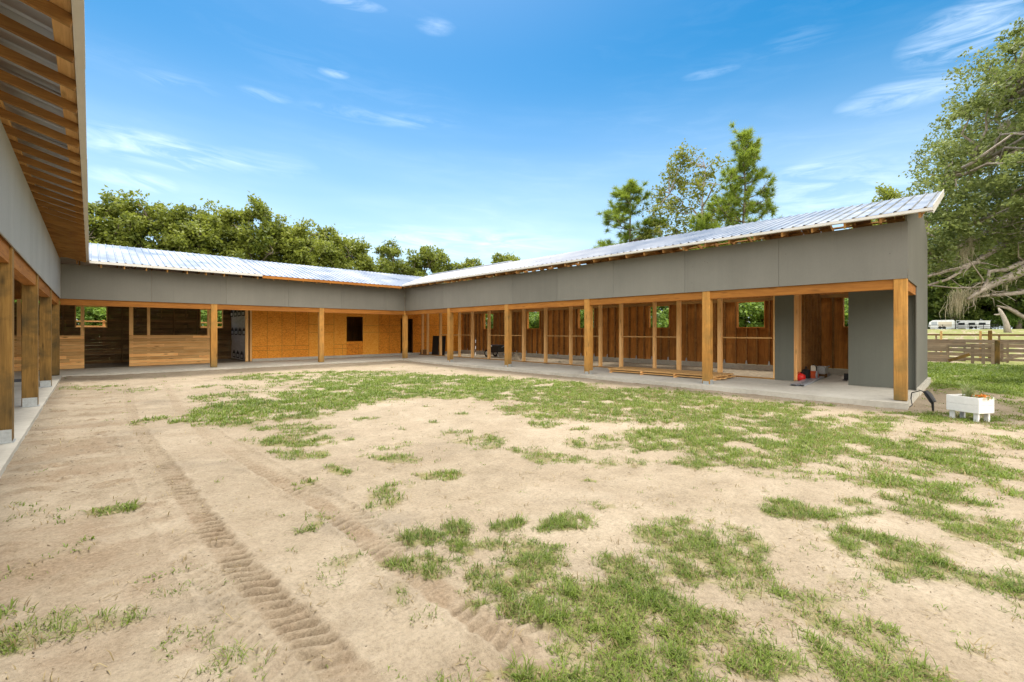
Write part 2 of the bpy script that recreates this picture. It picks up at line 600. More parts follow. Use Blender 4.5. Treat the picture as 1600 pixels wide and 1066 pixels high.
m, n = new_mat('bark')
v, _ = coords(n)
st = n.noise(n.scale(v, (6, 6, 1.6)), 1.5, 6.0, 0.65, 0.6)
c = n.ramp(st, [(0.3, (0.10, 0.075, 0.055)), (0.7, (0.30, 0.25, 0.20))])
finish(n, c, 0.9, bump=st, bstr=0.6, bdist=0.04, spec=0.15)
M['bark'] = m
m, n = new_mat('pale_bark')
v, _ = coords(n)
st = n.noise(n.scale(v, (6, 6, 6)), 1.5, 6.0, 0.65, 0.6)
c = n.ramp(st, [(0.3, (0.20, 0.16, 0.125)), (0.5, (0.36, 0.31, 0.26)), (0.75, (0.52, 0.46, 0.39))])
finish(n, c, 0.9, bump=st, bstr=0.6, bdist=0.03, spec=0.15)
M['pale_bark'] = m

M['leaf_row'] = m_leaf('row_tree_leaves', (0.07, 0.105, 0.018), (0.26, 0.29, 0.045), (0.40, 0.46, 0.06))
M['leaf_oak'] = m_leaf('oak_leaves', (0.075, 0.11, 0.028), (0.27, 0.31, 0.10), (0.34, 0.42, 0.10), 0.6)
M['leaf_gum'] = m_leaf('gum_leaves', (0.07, 0.10, 0.018), (0.24, 0.24, 0.04), (0.38, 0.42, 0.05), 0.7)
M['needle'] = m_leaf('pine_needles', (0.10, 0.16, 0.02), (0.32, 0.40, 0.05), (0.48, 0.60, 0.07), 0.6)
M['leaf_bush'] = m_leaf('bush_leaves', (0.06, 0.13, 0.02), (0.27, 0.40, 0.07), (0.40, 0.56, 0.09), 0.6)
M['leaf_wood'] = m_leaf('woodland_leaves', (0.035, 0.065, 0.014), (0.16, 0.20, 0.035), (0.24, 0.32, 0.05), 0.6)
M['moss'] = m_leaf('spanish_moss', (0.34, 0.30, 0.19), (0.58, 0.52, 0.36), (0.4, 0.36, 0.22), 0.6)
M['grass'] = m_leaf('grass_blades', (0.050, 0.092, 0.011), (0.225, 0.295, 0.048), (0.25, 0.36, 0.04), 0.65)
M['dry_grass'] = m_leaf('dry_grass_blades', (0.17, 0.115, 0.05), (0.40, 0.32, 0.16), (0.38, 0.32, 0.16), 0.7)
M['flower_leaf'] = m_leaf('planter_leaves', (0.16, 0.22, 0.07), (0.46, 0.50, 0.26), (0.4, 0.46, 0.2), 0.7)
M['flower'] = m_leaf('orange_petals', (0.55, 0.10, 0.02), (0.75, 0.35, 0.05), (0.7, 0.25, 0.03), 0.8)
M['litter'] = m_leaf('dry_litter', (0.06, 0.042, 0.025), (0.30, 0.22, 0.13), (0.2, 0.14, 0.07), 0.9)
M['soil'] = m_plain('dark_soil', (0.12, 0.08, 0.05), 0.95, 0.0, 0.35, 8.0, 0.1, 0.6)
M['spoil'] = m_plain('grey_soil', (0.30, 0.25, 0.18), 0.95, 0.0, 0.35, 8.0, 0.1, 0.8)

# ------------------------------------------------------------------ ground
YARD_Z = -0.10
# bare-yard grass patches: centre x, y, half-size across, half-size deep, density (long axes lie along one common bearing)
PATCHES = [(6.25, 15.79, 2.97, 1.79, 0.6), (7.2, 12.16, 3.0, 2.23, 0.85), (8.45, 8.85, 2.31, 1.9, 0.9), (9.09, 5.96, 2.3, 1.53, 0.85), (9.23, 3.88, 1.73, 1.07, 0.8), (2.95, 10.21, 1.37, 1.61, 0.95), (4.99, 10.94, 1.81, 1.64, 0.9), (2.7, 12.35, 0.94, 0.85, 0.6), (1.17, 10.01, 0.53, 0.47, 0.85), (2.18, 6.94, 0.59, 0.31, 0.75), (2.53, 7.74, 0.53, 0.29, 0.6), (2.9, 14.74, 1.29, 0.58, 0.4), (7.0, 5.81, 1.18, 0.74, 0.7), (7.61, 4.28, 1.33, 0.63, 0.8), (6.78, 2.39, 1.49, 0.89, 0.8), (5.68, 2.73, 0.6, 0.69, 0.7), (8.64, 2.12, 1.41, 0.61, 0.7), (7.57, 1.38, 1.17, 0.63, 0.8), (7.78, 0.72, 0.94, 0.57, 0.8), (5.64, 1.64, 0.59, 0.33, 0.6), (8.87, 0.14, 0.81, 0.49, 0.6), (9.6, -0.31, 0.46, 0.37, 0.6), (6.4, 0.19, 0.73, 0.41, 0.85), (6.81, 0.52, 0.59, 0.28, 0.5), (7.39, -0.19, 0.43, 0.4, 0.75), (4.59, 1.12, 0.26, 0.26, 0.85), (4.86, 0.82, 0.16, 0.13, 0.7), (5.2, 0.48, 0.46, 0.2, 0.75), (5.2, 0.08, 0.48, 0.22, 0.8), (4.94, -0.19, 0.21, 0.17, 0.75), (4.13, 0.42, 0.27, 0.32, 0.85), (3.88, 0.23, 0.19, 0.11, 0.75), (3.99, -0.06, 0.2, 0.15, 0.8), (4.33, -0.19, 0.12, 0.12, 0.6), (3.63, -0.09, 0.14, 0.08, 0.5), (3.43, 1.49, 0.45, 0.37, 0.75), (3.34, 1.05, 0.27, 0.22, 0.6), (3.4, 0.8, 0.3, 0.14, 0.6), (2.95, 1.12, 0.21, 0.19, 0.5), (3.0, 0.7, 0.26, 0.24, 0.5), (2.94, 0.45, 0.24, 0.2, 0.6), (2.76, 0.26, 0.24, 0.13, 0.85), (2.93, 0.0, 0.24, 0.05, 0.7), (3.52, 0.48, 0.2, 0.11, 0.4), (2.12, 2.68, 0.11, 0.27, 0.9), (2.2, 2.86, 0.11, 0.12, 0.8), (2.92, 2.39, 0.15, 0.14, 1.0), (2.58, 2.59, 0.08, 0.1, 0.8), (1.58, 2.68, 0.11, 0.15, 0.9), (1.76, 2.51, 0.13, 0.06, 0.7), (2.24, 2.21, 0.27, 0.31, 0.85), (1.85, 2.17, 0.27, 0.15, 0.85), (1.57, 2.2, 0.19, 0.06, 0.7), (1.99, 1.75, 0.31, 0.14, 0.95), (2.17, 1.42, 0.4, 0.2, 1.0), (2.2, 1.06, 0.46, 0.27, 1.0), (1.77, 1.38, 0.16, 0.15, 0.7), (1.35, 1.59, 0.33, 0.07, 0.9), (1.83, 1.06, 0.47, 0.11, 1.0), (2.28, 0.72, 0.39, 0.14, 0.9), (2.63, 1.53, 0.25, 0.17, 0.75), (2.55, 1.72, 0.1, 0.08, 0.7), (1.29, 1.81, 0.1, 0.13, 0.5), (2.06, 3.89, 0.2, 0.29, 0.6), (2.74, 4.1, 0.25, 0.19, 0.85), (2.12, 5.0, 0.22, 0.21, 0.8), (4.2, 5.4, 0.49, 0.34, 0.7), (3.26, 5.5, 0.27, 0.18, 0.5), (4.16, 4.89, 0.23, 0.22, 0.6), (4.16, 3.77, 0.49, 0.23, 0.6), (4.18, 4.25, 0.35, 0.19, 0.4), (0.08, 5.43, 0.16, 0.13, 1.0), (1.27, 3.67, 0.07, 0.1, 0.6), (1.6, 4.72, 0.12, 0.11, 0.8), (2.81, 5.06, 0.2, 0.17, 0.6), (5.43, 3.67, 0.46, 0.37, 0.6), (4.8, 2.96, 0.4, 0.22, 0.4), (3.61, 2.26, 0.18, 0.12, 0.6), (3.45, 2.48, 0.12, 0.09, 0.7), (3.46, 1.95, 0.11, 0.08, 0.6), (5.36, 3.26, 0.35, 0.27, 0.5), (-0.1, 3.36, 0.38, 0.22, 0.42), (-0.2, 3.12, 0.25, 0.14, 0.5), (0.13, 2.88, 0.19, 0.11, 0.28), (0.48, 3.53, 0.25, 0.23, 0.1), (0.61, 2.52, 0.2, 0.2, 0.3), (1.0, 2.31, 0.12, 0.3, 0.36), (1.24, 2.81, 0.08, 0.2, 0.4), (0.74, 2.16, 0.24, 0.08, 0.36), (0.45, 2.73, 0.2, 0.19, 0.15), (1.15, 2.07, 0.2, 0.19, 0.25), (-0.26, 4.46, 0.27, 0.25, 0.18), (-0.17, 5.57, 0.4, 0.28, 0.15), (22.91, -0.13, 2.51, 2.69, 1.0), (19.14, -0.37, 1.69, 1.37, 0.9), (11.55, 0.34, 0.72, 0.49, 0.75), (10.77, 1.09, 0.95, 0.37, 0.6), (12.42, -0.32, 0.61, 0.38, 0.6), (11.09, -0.43, 0.43, 0.29, 0.5), (9.68, 1.49, 0.79, 0.27, 0.5), (30.24, -0.17, 3.61, 1.95, 0.9), (0.11, 17.2, 0.73, 0.57, 0.4), (0.92, 15.68, 0.52, 0.52, 0.3)]
PATCHES = np.array(PATCHES)
# small stray tufts between the bigger patches, thicker towards the right
_r = np.random.RandomState(12)
_n = 120
_px = 1.2 + 10.6 * _r.uniform(0, 1, _n) ** 0.75
_py = _r.uniform(-0.6, 10.5, _n)
_sz = 0.05 + 0.17 * _r.uniform(0, 1, _n) ** 2
PATCHES = np.concatenate([PATCHES, np.stack([_px, _py, _sz * _r.uniform(1.0, 2.2, _n), _sz, _r.uniform(0.4, 0.9, _n)], 1)])
_s, _c = math.sin(YAW), math.cos(YAW)


def smooth(a, b, x):
    t = np.clip((x - a) / (b - a), 0, 1)
    return t * t * (3 - 2 * t)


def grass_density(x, y):
    d = np.zeros_like(x)
    wx = x + 0.5 * (fbm(x * 1.7, y * 1.7, 41, 3) - 0.5)
    wy = y + 0.5 * (fbm(x * 1.7, y * 1.7, 57, 3) - 0.5)
    for px, py, a, b, s in PATCHES:
        dx, dy = wx - px, wy - py
        sel = (np.abs(dx) < 5) & (np.abs(dy) < 5)
        if not sel.any():
            continue
        u = (dx[sel] * _c - dy[sel] * _s) / a
        v = (dx[sel] * _s + dy[sel] * _c) / b
        r = u * u + v * v
        d[sel] = np.maximum(d[sel], s * np.clip(1.9 - r, 0, 1))
    # rough lawn to the right of the end wall and around the building
    lawn = smooth(14.0, 17.0, x) * smooth(1.2, -0.2, y) + smooth(19.8, 21.0, x)
    lawn = np.maximum(lawn, smooth(30.0, 32.0, y))
    lawn = np.maximum(lawn, smooth(-8.0, -10.0, x))
    near = smooth(11.5, 12.5, x) * smooth(0.5, -0.8, y) * 0.55
    band = 0.55 + 0.45 * smooth(0.36, 0.52, fbm(x * 0.33 + y * 0.1, y * 0.9, 77, 3))
    d = np.maximum(d, np.clip(lawn, 0, 1) * band)
    d = np.maximum(d, near)
    n = fbm(x * 2.6, y * 2.6, 5, 4)
    d = d * smooth(0.33, 0.53, n + 0.22 * (d - 0.5))
    n2 = fbm(x * 7.5, y * 7.5, 55, 3)
    yard = smooth(16, 13, x)
    d = d * (1 - yard * (0.88 - 0.88 * smooth(0.27, 0.50, n2 + 0.10 * (d - 0.6))))
    drive = smooth(30.5, 33.5, x) * smooth(-1.4, -2.4, y) * smooth(46, 40, x)
    return np.clip(d * (1 - drive), 0, 1)


TR1 = np.array([(20.0, .68), (15.6, .62), (11.1, .47), (8.4, .49), (6.0, .56), (4.3, .59), (3.4, .63), (2.7, .69), (1.6, .80)])[::-1]
TR2 = np.array([(20.0, 1.80), (16.9, 1.70), (11.2, 1.38), (8.1, 1.35), (5.4, 1.5), (4.3, 1.58), (3.4, 1.59), (2.7, 1.58), (1.7, 1.62), (1.2, 1.62)])[::-1]


def track(x, y, tr, w, y_lo, y_hi, p, lean):
    cx = np.interp(y, tr[:, 0], tr[:, 1])
    u = (x - cx) / (w / 2)
    au = np.abs(u) + 0.34 * (fbm(x * 2.5, y * 12, 71, 2) - 0.5)
    on = smooth(1.08, 0.86, au) * smooth(y_lo - .5, y_lo + .5, y) * (0.5 + 0.5 * smooth(y_hi + 2.5, y_hi - 2.5, y)) * smooth(20, 17, y)
    wob = 0.11 * (fbm(x * 3, y * 3, 12, 3) - 0.5)
    side = np.sign(u) * np.sign(lean)
    ph = (y + abs(lean) * au * w / 2 + wob) / p + 0.5 * (u > 0)
    lug = 0.5 + 0.5 * np.sin(2 * np.pi * ph)
    lug = lug ** 0.55
    half = 0.55 + 0.45 * smooth(-0.15, 0.15, side)
    mid = 1 - 0.8 * np.exp(-(u / 0.10) ** 2)
    brk = (0.2 + 0.8 * smooth(0.3, 0.6, fbm(x * 4.5, y * 4.5, 33, 3))) * half * mid
    z = on * (0.062 * (lug - 0.72) * brk - 0.010 * half)
    berm = np.exp(-((au - 1.15) / 0.14) ** 2) * smooth(y_lo - .2, y_lo + .3, y) * smooth(12, 6, y)
    z = z + berm * 0.014 * (0.5 + fbm(x * 6, y * 6, 8, 2))
    return z, on


def ground_z(x, y, full=True):
    z = YARD_Z + 0.05 * (fbm(x * 0.45, y * 0.45, 3, 3) - 0.5)
    z = z + 0.022 * (fbm(x * 3.1, y * 3.1, 21, 3) - 0.5)
    # soil left a little high against the slabs
    z = z + 0.035 * smooth(20.3, 21.2, y) + 0.03 * smooth(0.2, -0.6, x) - 0.02 * smooth(8, 1, y) * smooth(11, 12, x)
    far = np.maximum(np.maximum(np.abs(x) - 40, np.abs(y) - 45), 0)
    z = z + 2.1 * smooth(48, 145, x) - 0.0 * far
    if full:
        a, on1 = track(x, y, TR1, 0.37, 1.9, 6.5, 0.098, 0.55)
        b, on2 = track(x, y, TR2, 0.30, 1.35, 5.5, 0.095, -0.35)
        gap = 1 - smooth(2.05, 2.2, y) * smooth(2.9, 2.7, y) * smooth(1.2, 1.3, x) * smooth(2.1, 1.9, x) * 0.7
        z = z + a + b * gap
        # fine trampled relief
        z = z + 0.020 * (fbm(x * 9, y * 9, 61, 3) - 0.5) * (1 - 0.5 * np.clip(on1 + on2, 0, 1))
        lump = smooth(0.58, 0.75, fbm(x * 2.3, y * 4.0, 91, 3)) * smooth(0.9, 0.0, x) * smooth(3.0, 5.0, y)
        z = z + 0.045 * lump * fbm(x * 16, y * 16, 14, 2)
        z = z + 0.14 * np.exp(-(((x - 16.4) / 0.9) ** 2 + ((y - 0.25) / 0.45) ** 2))
    return z


def axis(segs):
    out = [np.array([segs[0][0]])]
    for a, b, st in segs:
        k = max(1, int(round((b - a) / st)))
        out.append(np.linspace(a, b, k + 1)[1:])
    return np.concatenate(out)


gx = axis([(-900, -100, 100), (-100, -12, 8), (-12, -0.8, 1.6), (-0.8, 2.35, 0.019), (2.35, 6, 0.035), (6, 13.2, 0.06), (13.2, 34, 0.3), (34, 150, 4), (150, 900, 75)])
gy = axis([(-900, -60, 84), (-60, -6, 3), (-6, 0.6, 0.07), (0.6, 1.4, .03), (1.4, 8.0, 0.0135), (8.0, 14.0, 0.02), (14, 21.5, 0.07), (21.5, 40, 1.2), (40, 100, 6), (100, 900, 80)])
GX, GY = np.meshgrid(gx, gy)
fx, fy = GX.ravel(), GY.ravel()
fz = ground_z(fx, fy)
nx, ny = len(gx), len(gy)
ii = np.arange(nx * ny, dtype=np.int32).reshape(ny, nx)
F = np.stack([ii[:-1, :-1].ravel(), ii[:-1, 1:].ravel(), ii[1:, 1:].ravel(), ii[1:, :-1].ravel()], 1)
gme = np_mesh('ground', np.stack([fx, fy, fz], 1), F, smooth=True)
gd = grass_density(fx, fy)
at = gme.attributes.new('grass', 'FLOAT', 'POINT')
at.data.foreach_set('value', gd.astype(np.float32))
# darker disturbed soil, mostly along the left porch and at the lower left
dirt_shade = smooth(0.46, 0.66, fbm(fx * 1.3 + 3, fy * 2.4, 71, 4)) * (0.25 + 0.75 * smooth(1.1, -0.2, fx) * smooth(2.0, 3.5, fy))
dirt_shade = np.maximum(dirt_shade, 0.9 * np.exp(-(((fx - 16.4) / 1.1) ** 2 + ((fy - 0.25) / 0.5) ** 2)))
dirt_shade = np.maximum(dirt_shade, 0.75 * smooth(0.50, 0.7, fbm(fx * 2.2, fy * 2.2, 19, 4)) * smooth(3.6, 2.2, fx + fy * .6))
lumpm = smooth(0.55, 0.70, fbm(fx * 2.3, fy * 4.0, 91, 3)) * smooth(1.0, 0.1, fx) * smooth(2.5, 4.0, fy)
dirt_shade = np.maximum(dirt_shade, 1.0 * lumpm * smooth(.3, .55, fbm(fx * 9, fy * 9, 15, 3)))
dirt_shade = np.maximum(dirt_shade, 0.9 * np.exp(-(((fx - 2.76) / .10) ** 2 + ((fy - 0.75) / .08) ** 2)))
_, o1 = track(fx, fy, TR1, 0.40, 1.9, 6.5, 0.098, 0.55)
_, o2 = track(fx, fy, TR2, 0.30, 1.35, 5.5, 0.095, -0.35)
damp_shade = np.maximum(o1 * smooth(-.02, .05, fx - np.interp(fy, TR1[:, 0], TR1[:, 1])), o2 * smooth(.03, -.03, fx - np.interp(fy, TR2[:, 0], TR2[:, 1]) - .04))  # half of each track darkened: damp sand plus painted groove shade
dirt_shade = np.maximum(dirt_shade, 1.0 * damp_shade * (0.55 + 0.45 * smooth(.3, .6, fbm(fx * 3, fy * 3, 23, 3))))
at = gme.attributes.new('dirt_shade', 'FLOAT', 'POINT')
at.data.foreach_set('value', dirt_shade.astype(np.float32))

m, n = new_mat('sandy_ground')
v, _ = coords(n, False)
ag = n.n('ShaderNodeAttribute', attribute_name='grass').outputs['Fac']
ad = n.n('ShaderNodeAttribute', attribute_name='dirt_shade').outputs['Fac']
big = n.noise(v, 0.35, 4.0, 0.55)
mid = n.noise(v, 2.2, 6.0, 0.65, 0.4)
fine = n.noise(v, 45.0, 5.0, 0.7)
grain = n.noise(v, 260.0, 2.0, 0.6)
f = n.m('ADD', n.m('ADD', n.m('MULTIPLY', big, 0.30), n.m('MULTIPLY', mid, 0.32)), n.m('ADD', n.m('MULTIPLY', fine, 0.20), n.m('MULTIPLY', n.noise(v, 13.0, 6.0, 0.75, 0.6), 0.18)))
sand = n.ramp(f, [(0.32, (0.17, 0.134, 0.092)), (0.47, (0.300, 0.246, 0.176)), (0.62, (0.405, 0.342, 0.256))])
soil = n.ramp(fine, [(0.3, (0.14, 0.10, 0.065)), (0.7, (0.30, 0.225, 0.15))])
damp_shade = n.m('MULTIPLY', n.rng(n.noise(v, 0.9, 5.0, 0.6, 0.5), 0.54, 0.68, 0.0, 0.55), n.rng(n.n('ShaderNodeSeparateXYZ', i_0=v).outputs[0], 5.5, 2.0))
sand = n.mix(damp_shade, sand, (0.20, 0.168, 0.128))
hf = n.ramp(n.noise(v, 34.0, 9.0, 0.82), [(0.30, 0.62), (0.5, 0.96), (0.72, 1.14)])
sand = n.mix(1.0, sand, hf, 'MULTIPLY')
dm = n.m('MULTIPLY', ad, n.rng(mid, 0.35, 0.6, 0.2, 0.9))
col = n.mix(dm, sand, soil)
speck = n.m('MULTIPLY', n.rng(n.noise(v, 62.0, 4.0, 0.65), 0.58, 0.70, 0.0, 0.75), n.rng(n.noise(v, 1.6, 4.0, 0.6), 0.4, 0.62, 0.15, 1.0))
col = n.mix(speck, col, (0.13, 0.09, 0.055))
thatch = n.ramp(n.noise(v, 14.0, 5.0, 0.7), [(0.3, (0.10, 0.095, 0.032)), (0.55, (0.20, 0.185, 0.075)), (0.75, (0.31, 0.25, 0.125))])
pos = n.n('ShaderNodeNewGeometry').outputs['Position']
sp3 = n.n('ShaderNodeSeparateXYZ', i_0=pos)
fieldm = n.rng(sp3.outputs[0], 13.5, 20.0)
fieldm = n.m('MAXIMUM', fieldm, n.rng(sp3.outputs[1], 30.0, 33.0))
field = n.ramp(n.noise(v, 1.5, 6.0, 0.7), [(0.3, (0.13, 0.165, 0.035)), (0.55, (0.20, 0.235, 0.055)), (0.75, (0.28, 0.28, 0.09))])
pasture = n.ramp(n.noise(v, 0.25, 6.0, 0.7), [(0.3, (0.115, 0.15, 0.03)), (0.7, (0.185, 0.205, 0.05))])
field = n.mix(n.rng(sp3.outputs[0], 46.0, 54.0), field, pasture)
under = n.mix(fieldm, thatch, field)
gm = n.m('MULTIPLY', n.rng(ag, 0.12, 0.7, 0.0, 0.85), n.rng(n.noise(v, 24.0, 4.0, 0.7), 0.25, 0.55, 0.45, 1.0))
col = n.mix(gm, col, under)
bmp = n.m('ADD', n.m('MULTIPLY', fine, 0.7), n.m('MULTIPLY', grain, 0.3))
finish(n, col, 0.95, bump=bmp, bstr=0.8, bdist=0.018, spec=0.1)
M['ground'] = m
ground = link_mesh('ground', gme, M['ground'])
tag(ground, kind='structure')


# ------------------------------------------------------------------ grass blades, litter
def blades(x, y, z, n_per, length, width, spread, rs, flat=0.5):
    """splayed tufts of tapering blades -> V, F (3 triangles each)"""
    N = len(x) * n_per
    bx = np.repeat(x, n_per) + rs.normal(0, spread, N)
    by = np.repeat(y, n_per) + rs.normal(0, spread, N)
    bz = np.repeat(z, n_per) - 0.004
    ln = np.repeat(length, n_per) * rs.uniform(0.45, 1.15, N)
    wd = np.repeat(width, n_per) * rs.uniform(0.7, 1.2, N)
    a = rs.uniform(0, 2 * np.pi, N)
    t1 = rs.uniform(0.15, 0.9, N) * flat + 0.15
    t2 = t1 + rs.uniform(0.2, 0.8, N)
    dx, dy = np.cos(a), np.sin(a)
    sx, sy = -dy, dx
    l1, l2 = ln * 0.55, ln * 0.5
    mx, my, mz = bx + dx * l1 * np.sin(t1), by + dy * l1 * np.sin(t1), bz + l1 * np.cos(t1)
    ex, ey, ez = mx + dx * l2 * np.sin(t2), my + dy * l2 * np.sin(t2), np.maximum(mz + l2 * np.cos(t2), bz + 0.008)
    V = np.empty((N, 5, 3))
    V[:, 0] = np.stack([bx - sx * wd * .4, by - sy * wd * .4, bz], 1)
    V[:, 1] = np.stack([bx + sx * wd * .4, by + sy * wd * .4, bz], 1)
    V[:, 2] = np.stack([mx - sx * wd * .5, my - sy * wd * .5, mz], 1)
    V[:, 3] = np.stack([mx + sx * wd * .5, my + sy * wd * .5, mz], 1)
    V[:, 4] = np.stack([ex, ey, ez], 1)
    b = np.arange(N, dtype=np.int32)[:, None] * 5
    F = np.concatenate([b + np.array([[0, 1, 3]]), b + np.array([[0, 3, 2]]), b + np.array([[2, 3, 4]])], 1).reshape(-1, 3)
    return V.reshape(-1, 3), F


def on_slab(x, y):
    return ((x < -0.68) & (x > -8)) | ((y > 21.3) & (y < 29)) | ((x > 12.2) & (x < 19.2) & (y > 0.93) & (y < 29))


def scatter(x0, x1, y0, y1, per_m2, rs, sparse=0.0, power=1.0):
    N = int((x1 - x0) * (y1 - y0) * per_m2)
    x = rs.uniform(x0, x1, N)
    y = rs.uniform(y0, y1, N)
    d = np.clip(grass_density(x, y) ** power + sparse, 0, 1)
    k = (rs.uniform(0, 1, N) < d) & ~on_slab(x, y)
    return x[k], y[k], d[k]


rs = np.random.RandomState(7)
parts = []
for (x0, x1, y0, y1, den, npb, L, Wd, spr, sparse) in (
        (-0.7, 5.5, -1.2, 3.6, 680, 12, 0.062, 0.0046, 0.024, 0.007),
        (5.5, 13.2, -1.5, 3.6, 400, 10, 0.072, 0.0075, 0.034, 0.012),
        (-0.7, 5.0, 3.6, 9.0, 320, 9, 0.070, 0.008, 0.03, 0.003),
        (5.0, 12.3, 3.6, 9.0, 260, 8, 0.075, 0.011, 0.035, 0.008),
        (-0.7, 12.3, 9.0, 20.8, 160, 8, 0.085, 0.016, 0.045, 0.003),
        (13.2, 20.0, -6.0, 1.0, 110, 7, 0.085, 0.016, 0.05, 0.02),
        (20.0, 31.5, -7.0, 5.0, 55, 7, 0.10, 0.03, 0.08, 0.02)):
    x, y, d = scatter(x0, x1, y0, y1, den, rs, sparse)
    z = ground_z(x, y)
    ln = L * (0.55 + 0.7 * d) * rs.uniform(0.7, 1.3, len(x))
    parts.append(blades(x, y, z, npb, ln, np.full(len(x), Wd), spr, rs, 1.15))


def join(parts):
    Vs, Fs, o = [], [], 0
    for V, F in parts:
        Vs.append(V)
        Fs.append(F + o)
        o += len(V)
    return np.concatenate(Vs), np.concatenate(Fs)


V, F = join(parts)
grass = link_mesh('grass', np_mesh('grass', V, F), M['grass'])
tag(grass, kind='stuff')
# straw coloured dead blades lying among the green
parts = []
for (x0, x1, y0, y1, den, npb, L, Wd, spr) in ((-0.7, 6, -1.2, 4.5, 200, 6, 0.07, 0.005, 0.03), (6, 13, -1.5, 8, 130, 6, 0.08, 0.008, 0.04), (-0.7, 6, 4.5, 14, 80, 5, 0.07, 0.008, 0.05)):
    x, y, d = scatter(x0, x1, y0, y1, den, rs, 0.05, 0.7)
    z = ground_z(x, y)
    parts.append(blades(x, y, z, npb, L * rs.uniform(0.5, 1.2, len(x)), np.full(len(x), Wd), spr, rs, 1.6))
V, F = join(parts)
dry = link_mesh('dry_grass', np_mesh('dry_grass', V, F), M['dry_grass'])
tag(dry, kind='stuff')
# leaf litter, bark crumbs and pebbles on the sand
N = 16000
x = np.concatenate([rs.uniform(-0.65, 12, N), rs.normal(0.0, 0.45, 1300)])
y = np.concatenate([-0.8 + 19 * rs.uniform(0, 1, N) ** 1.8, rs.uniform(2.5, 12, 1300)])
k = ~on_slab(x, y) & (fbm(x * 1.1, y * 1.1, 88, 3) + rs.uniform(-.25, .25, len(x)) > 0.45)
x, y = x[k], y[k]
z = ground_z(x, y)
N = len(x)
sz = 0.0015 + 0.0065 * rs.uniform(0, 1, N) ** 2.2 * (1 + (y > 6) * 0.6)
a = rs.uniform(0, 2 * np.pi, N)
el = rs.uniform(1.0, 4.5, N)
ca, sa = np.cos(a) * sz, np.sin(a) * sz
V = np.empty((N, 5, 3))
for i, (p, q) in enumerate(((-1, 0), (0, -1), (1, 0), (0, 1))):
    V[:, i, 0] = x + ca * p * el - sa * q
    V[:, i, 1] = y + sa * p * el + ca * q
    V[:, i, 2] = z - 0.002
V[:, 4] = np.stack([x, y, z + sz * 0.7], 1)
b = np.arange(N, dtype=np.int32)[:, None] * 5
F = np.concatenate([b + np.array([[i, (i + 1) % 4, 4]]) for i in range(4)], 1).reshape(-1, 3)
lit = link_mesh('leaf_litter', np_mesh('leaf_litter', V.reshape(-1, 3), F), M['litter'])
tag(lit, kind='stuff')

# ------------------------------------------------------------------ slabs and dirt floors (setting)
mb = MB()
mb.box(12.23, 15.28, 0.95, 21.35, -0.45, 0.0)
mb.box(15.28, 18.9, 0.95, 4.25, -0.45, -0.003)
mb.box(-0.70, 15.28, 21.352, 24.72, -0.45, 0.0)
mb.box(-3.7, -0.702, -6.0, 24.72, -0.45, 0.0)
o = mb.build('concrete_path', M['concrete'])
tag(o, kind='structure')
mb = MB()
mb.box(15.285, 18.75, 4.26, 24.7, -0.45, 0.01)
mb.box(-7, 5.7, 24.73, 28.5, -0.45, 0.0)
mb.box(5.7, 18.75, 24.9, 28.5, -0.45, 0.05)
mb.box(-7, -3.705, -6, 24.72, -0.45, 0.0)
o = mb.build('dirt_floor', M['spoil'])
tag(o, kind='structure')

SL = 0.29                                   # roof slope
ZE = 3.955                                  # sheet height at an eave


def rib_positions(a, b, pitch=0.2286, first=0.11):
    s = [a]
    p = a + first
    while p + 0.04 < b:
        s += [p - 0.032, p - 0.012, p + 0.012, p + 0.032]
        p += pitch
    s.append(b)
    h = [0.0]
    for i in range((len(s) - 2) // 4):
        h += [0.0, 0.026, 0.026, 0.0]
    h.append(0.0)
    return s, h


def ribbed(fn_lo, fn_hi, a, b):
    """fn(s, h) -> xyz at the low / high end of the sheet for the profile position s"""
    s, h = rib_positions(a, b)
    V, F = [], []
    for i, (p, q) in enumerate(zip(s, h)):
        V += [fn_lo(p, q), fn_hi(p, q)]
    for i in range(len(s) - 1):
        F.append((2 * i, 2 * i + 2, 2 * i + 3, 2 * i + 1))
    return V, F


def opening_wall(mb, u0, u1, z0, z1, holes, put):
    """wall rectangle with rectangular holes, as cells; put(mb, ua, ub, za, zb)"""
    us = sorted({u0, u1, *[h[0] for h in holes], *[h[1] for h in holes]})
    us = [u for u in us if u0 <= u <= u1]
    for a, b in zip(us[:-1], us[1:]):
        cut = [h for h in holes if h[0] <= a + 1e-6 and h[1] >= b - 1e-6]
        if not cut:
            put(mb, a, b, z0, z1)
        else:
            h = cut[0]
            put(mb, a, b, z0, h[2])
            put(mb, a, b, h[3], z1)


def post_proto(mat, parent, wloc, base_h=0.0, w=0.22):
    mb = MB().box(0, w, 0, w, 0.012, 2.86)
    x, y, z = wloc
    mb.v = [(a + x, b + y, c + z) for a, b, c in mb.v]
    p = mb.build('post', mat, parent, loc=wloc, bevel=0.008)
    if base_h:
        add_base(p, wloc, base_h, w)
    return p


def add_base(p, wloc, h, w=0.22, sides='xy'):
    x, y, z = wloc
    mb = MB()
    mb.box(x - 0.02, x + w + 0.02, y - 0.02, y + w + 0.02, z, z + 0.010)
    mb.box(x + 0.012, x + w - 0.004, y - 0.006, y + 0.002, z + 0.010, z + h)
    mb.box(x - 0.006, x + 0.002, y + 0.03, y + w - 0.03, z + 0.010, z + h * 0.7)
    mb.box(x + 0.012, x + w - 0.004, y + w - 0.002, y + w + 0.006, z + 0.010, z + h)
    for i in range(5):
        cx = x + 0.04 + i * 0.035
        cz = z + h * (0.62 + 0.2 * (i % 2))
        mb.box(cx - 0.006, cx + 0.006, y - 0.010, y - 0.006, cz - 0.006, cz + 0.006)
    b = mb.build('post_base', M['galv'], p, loc=wloc)
    return b


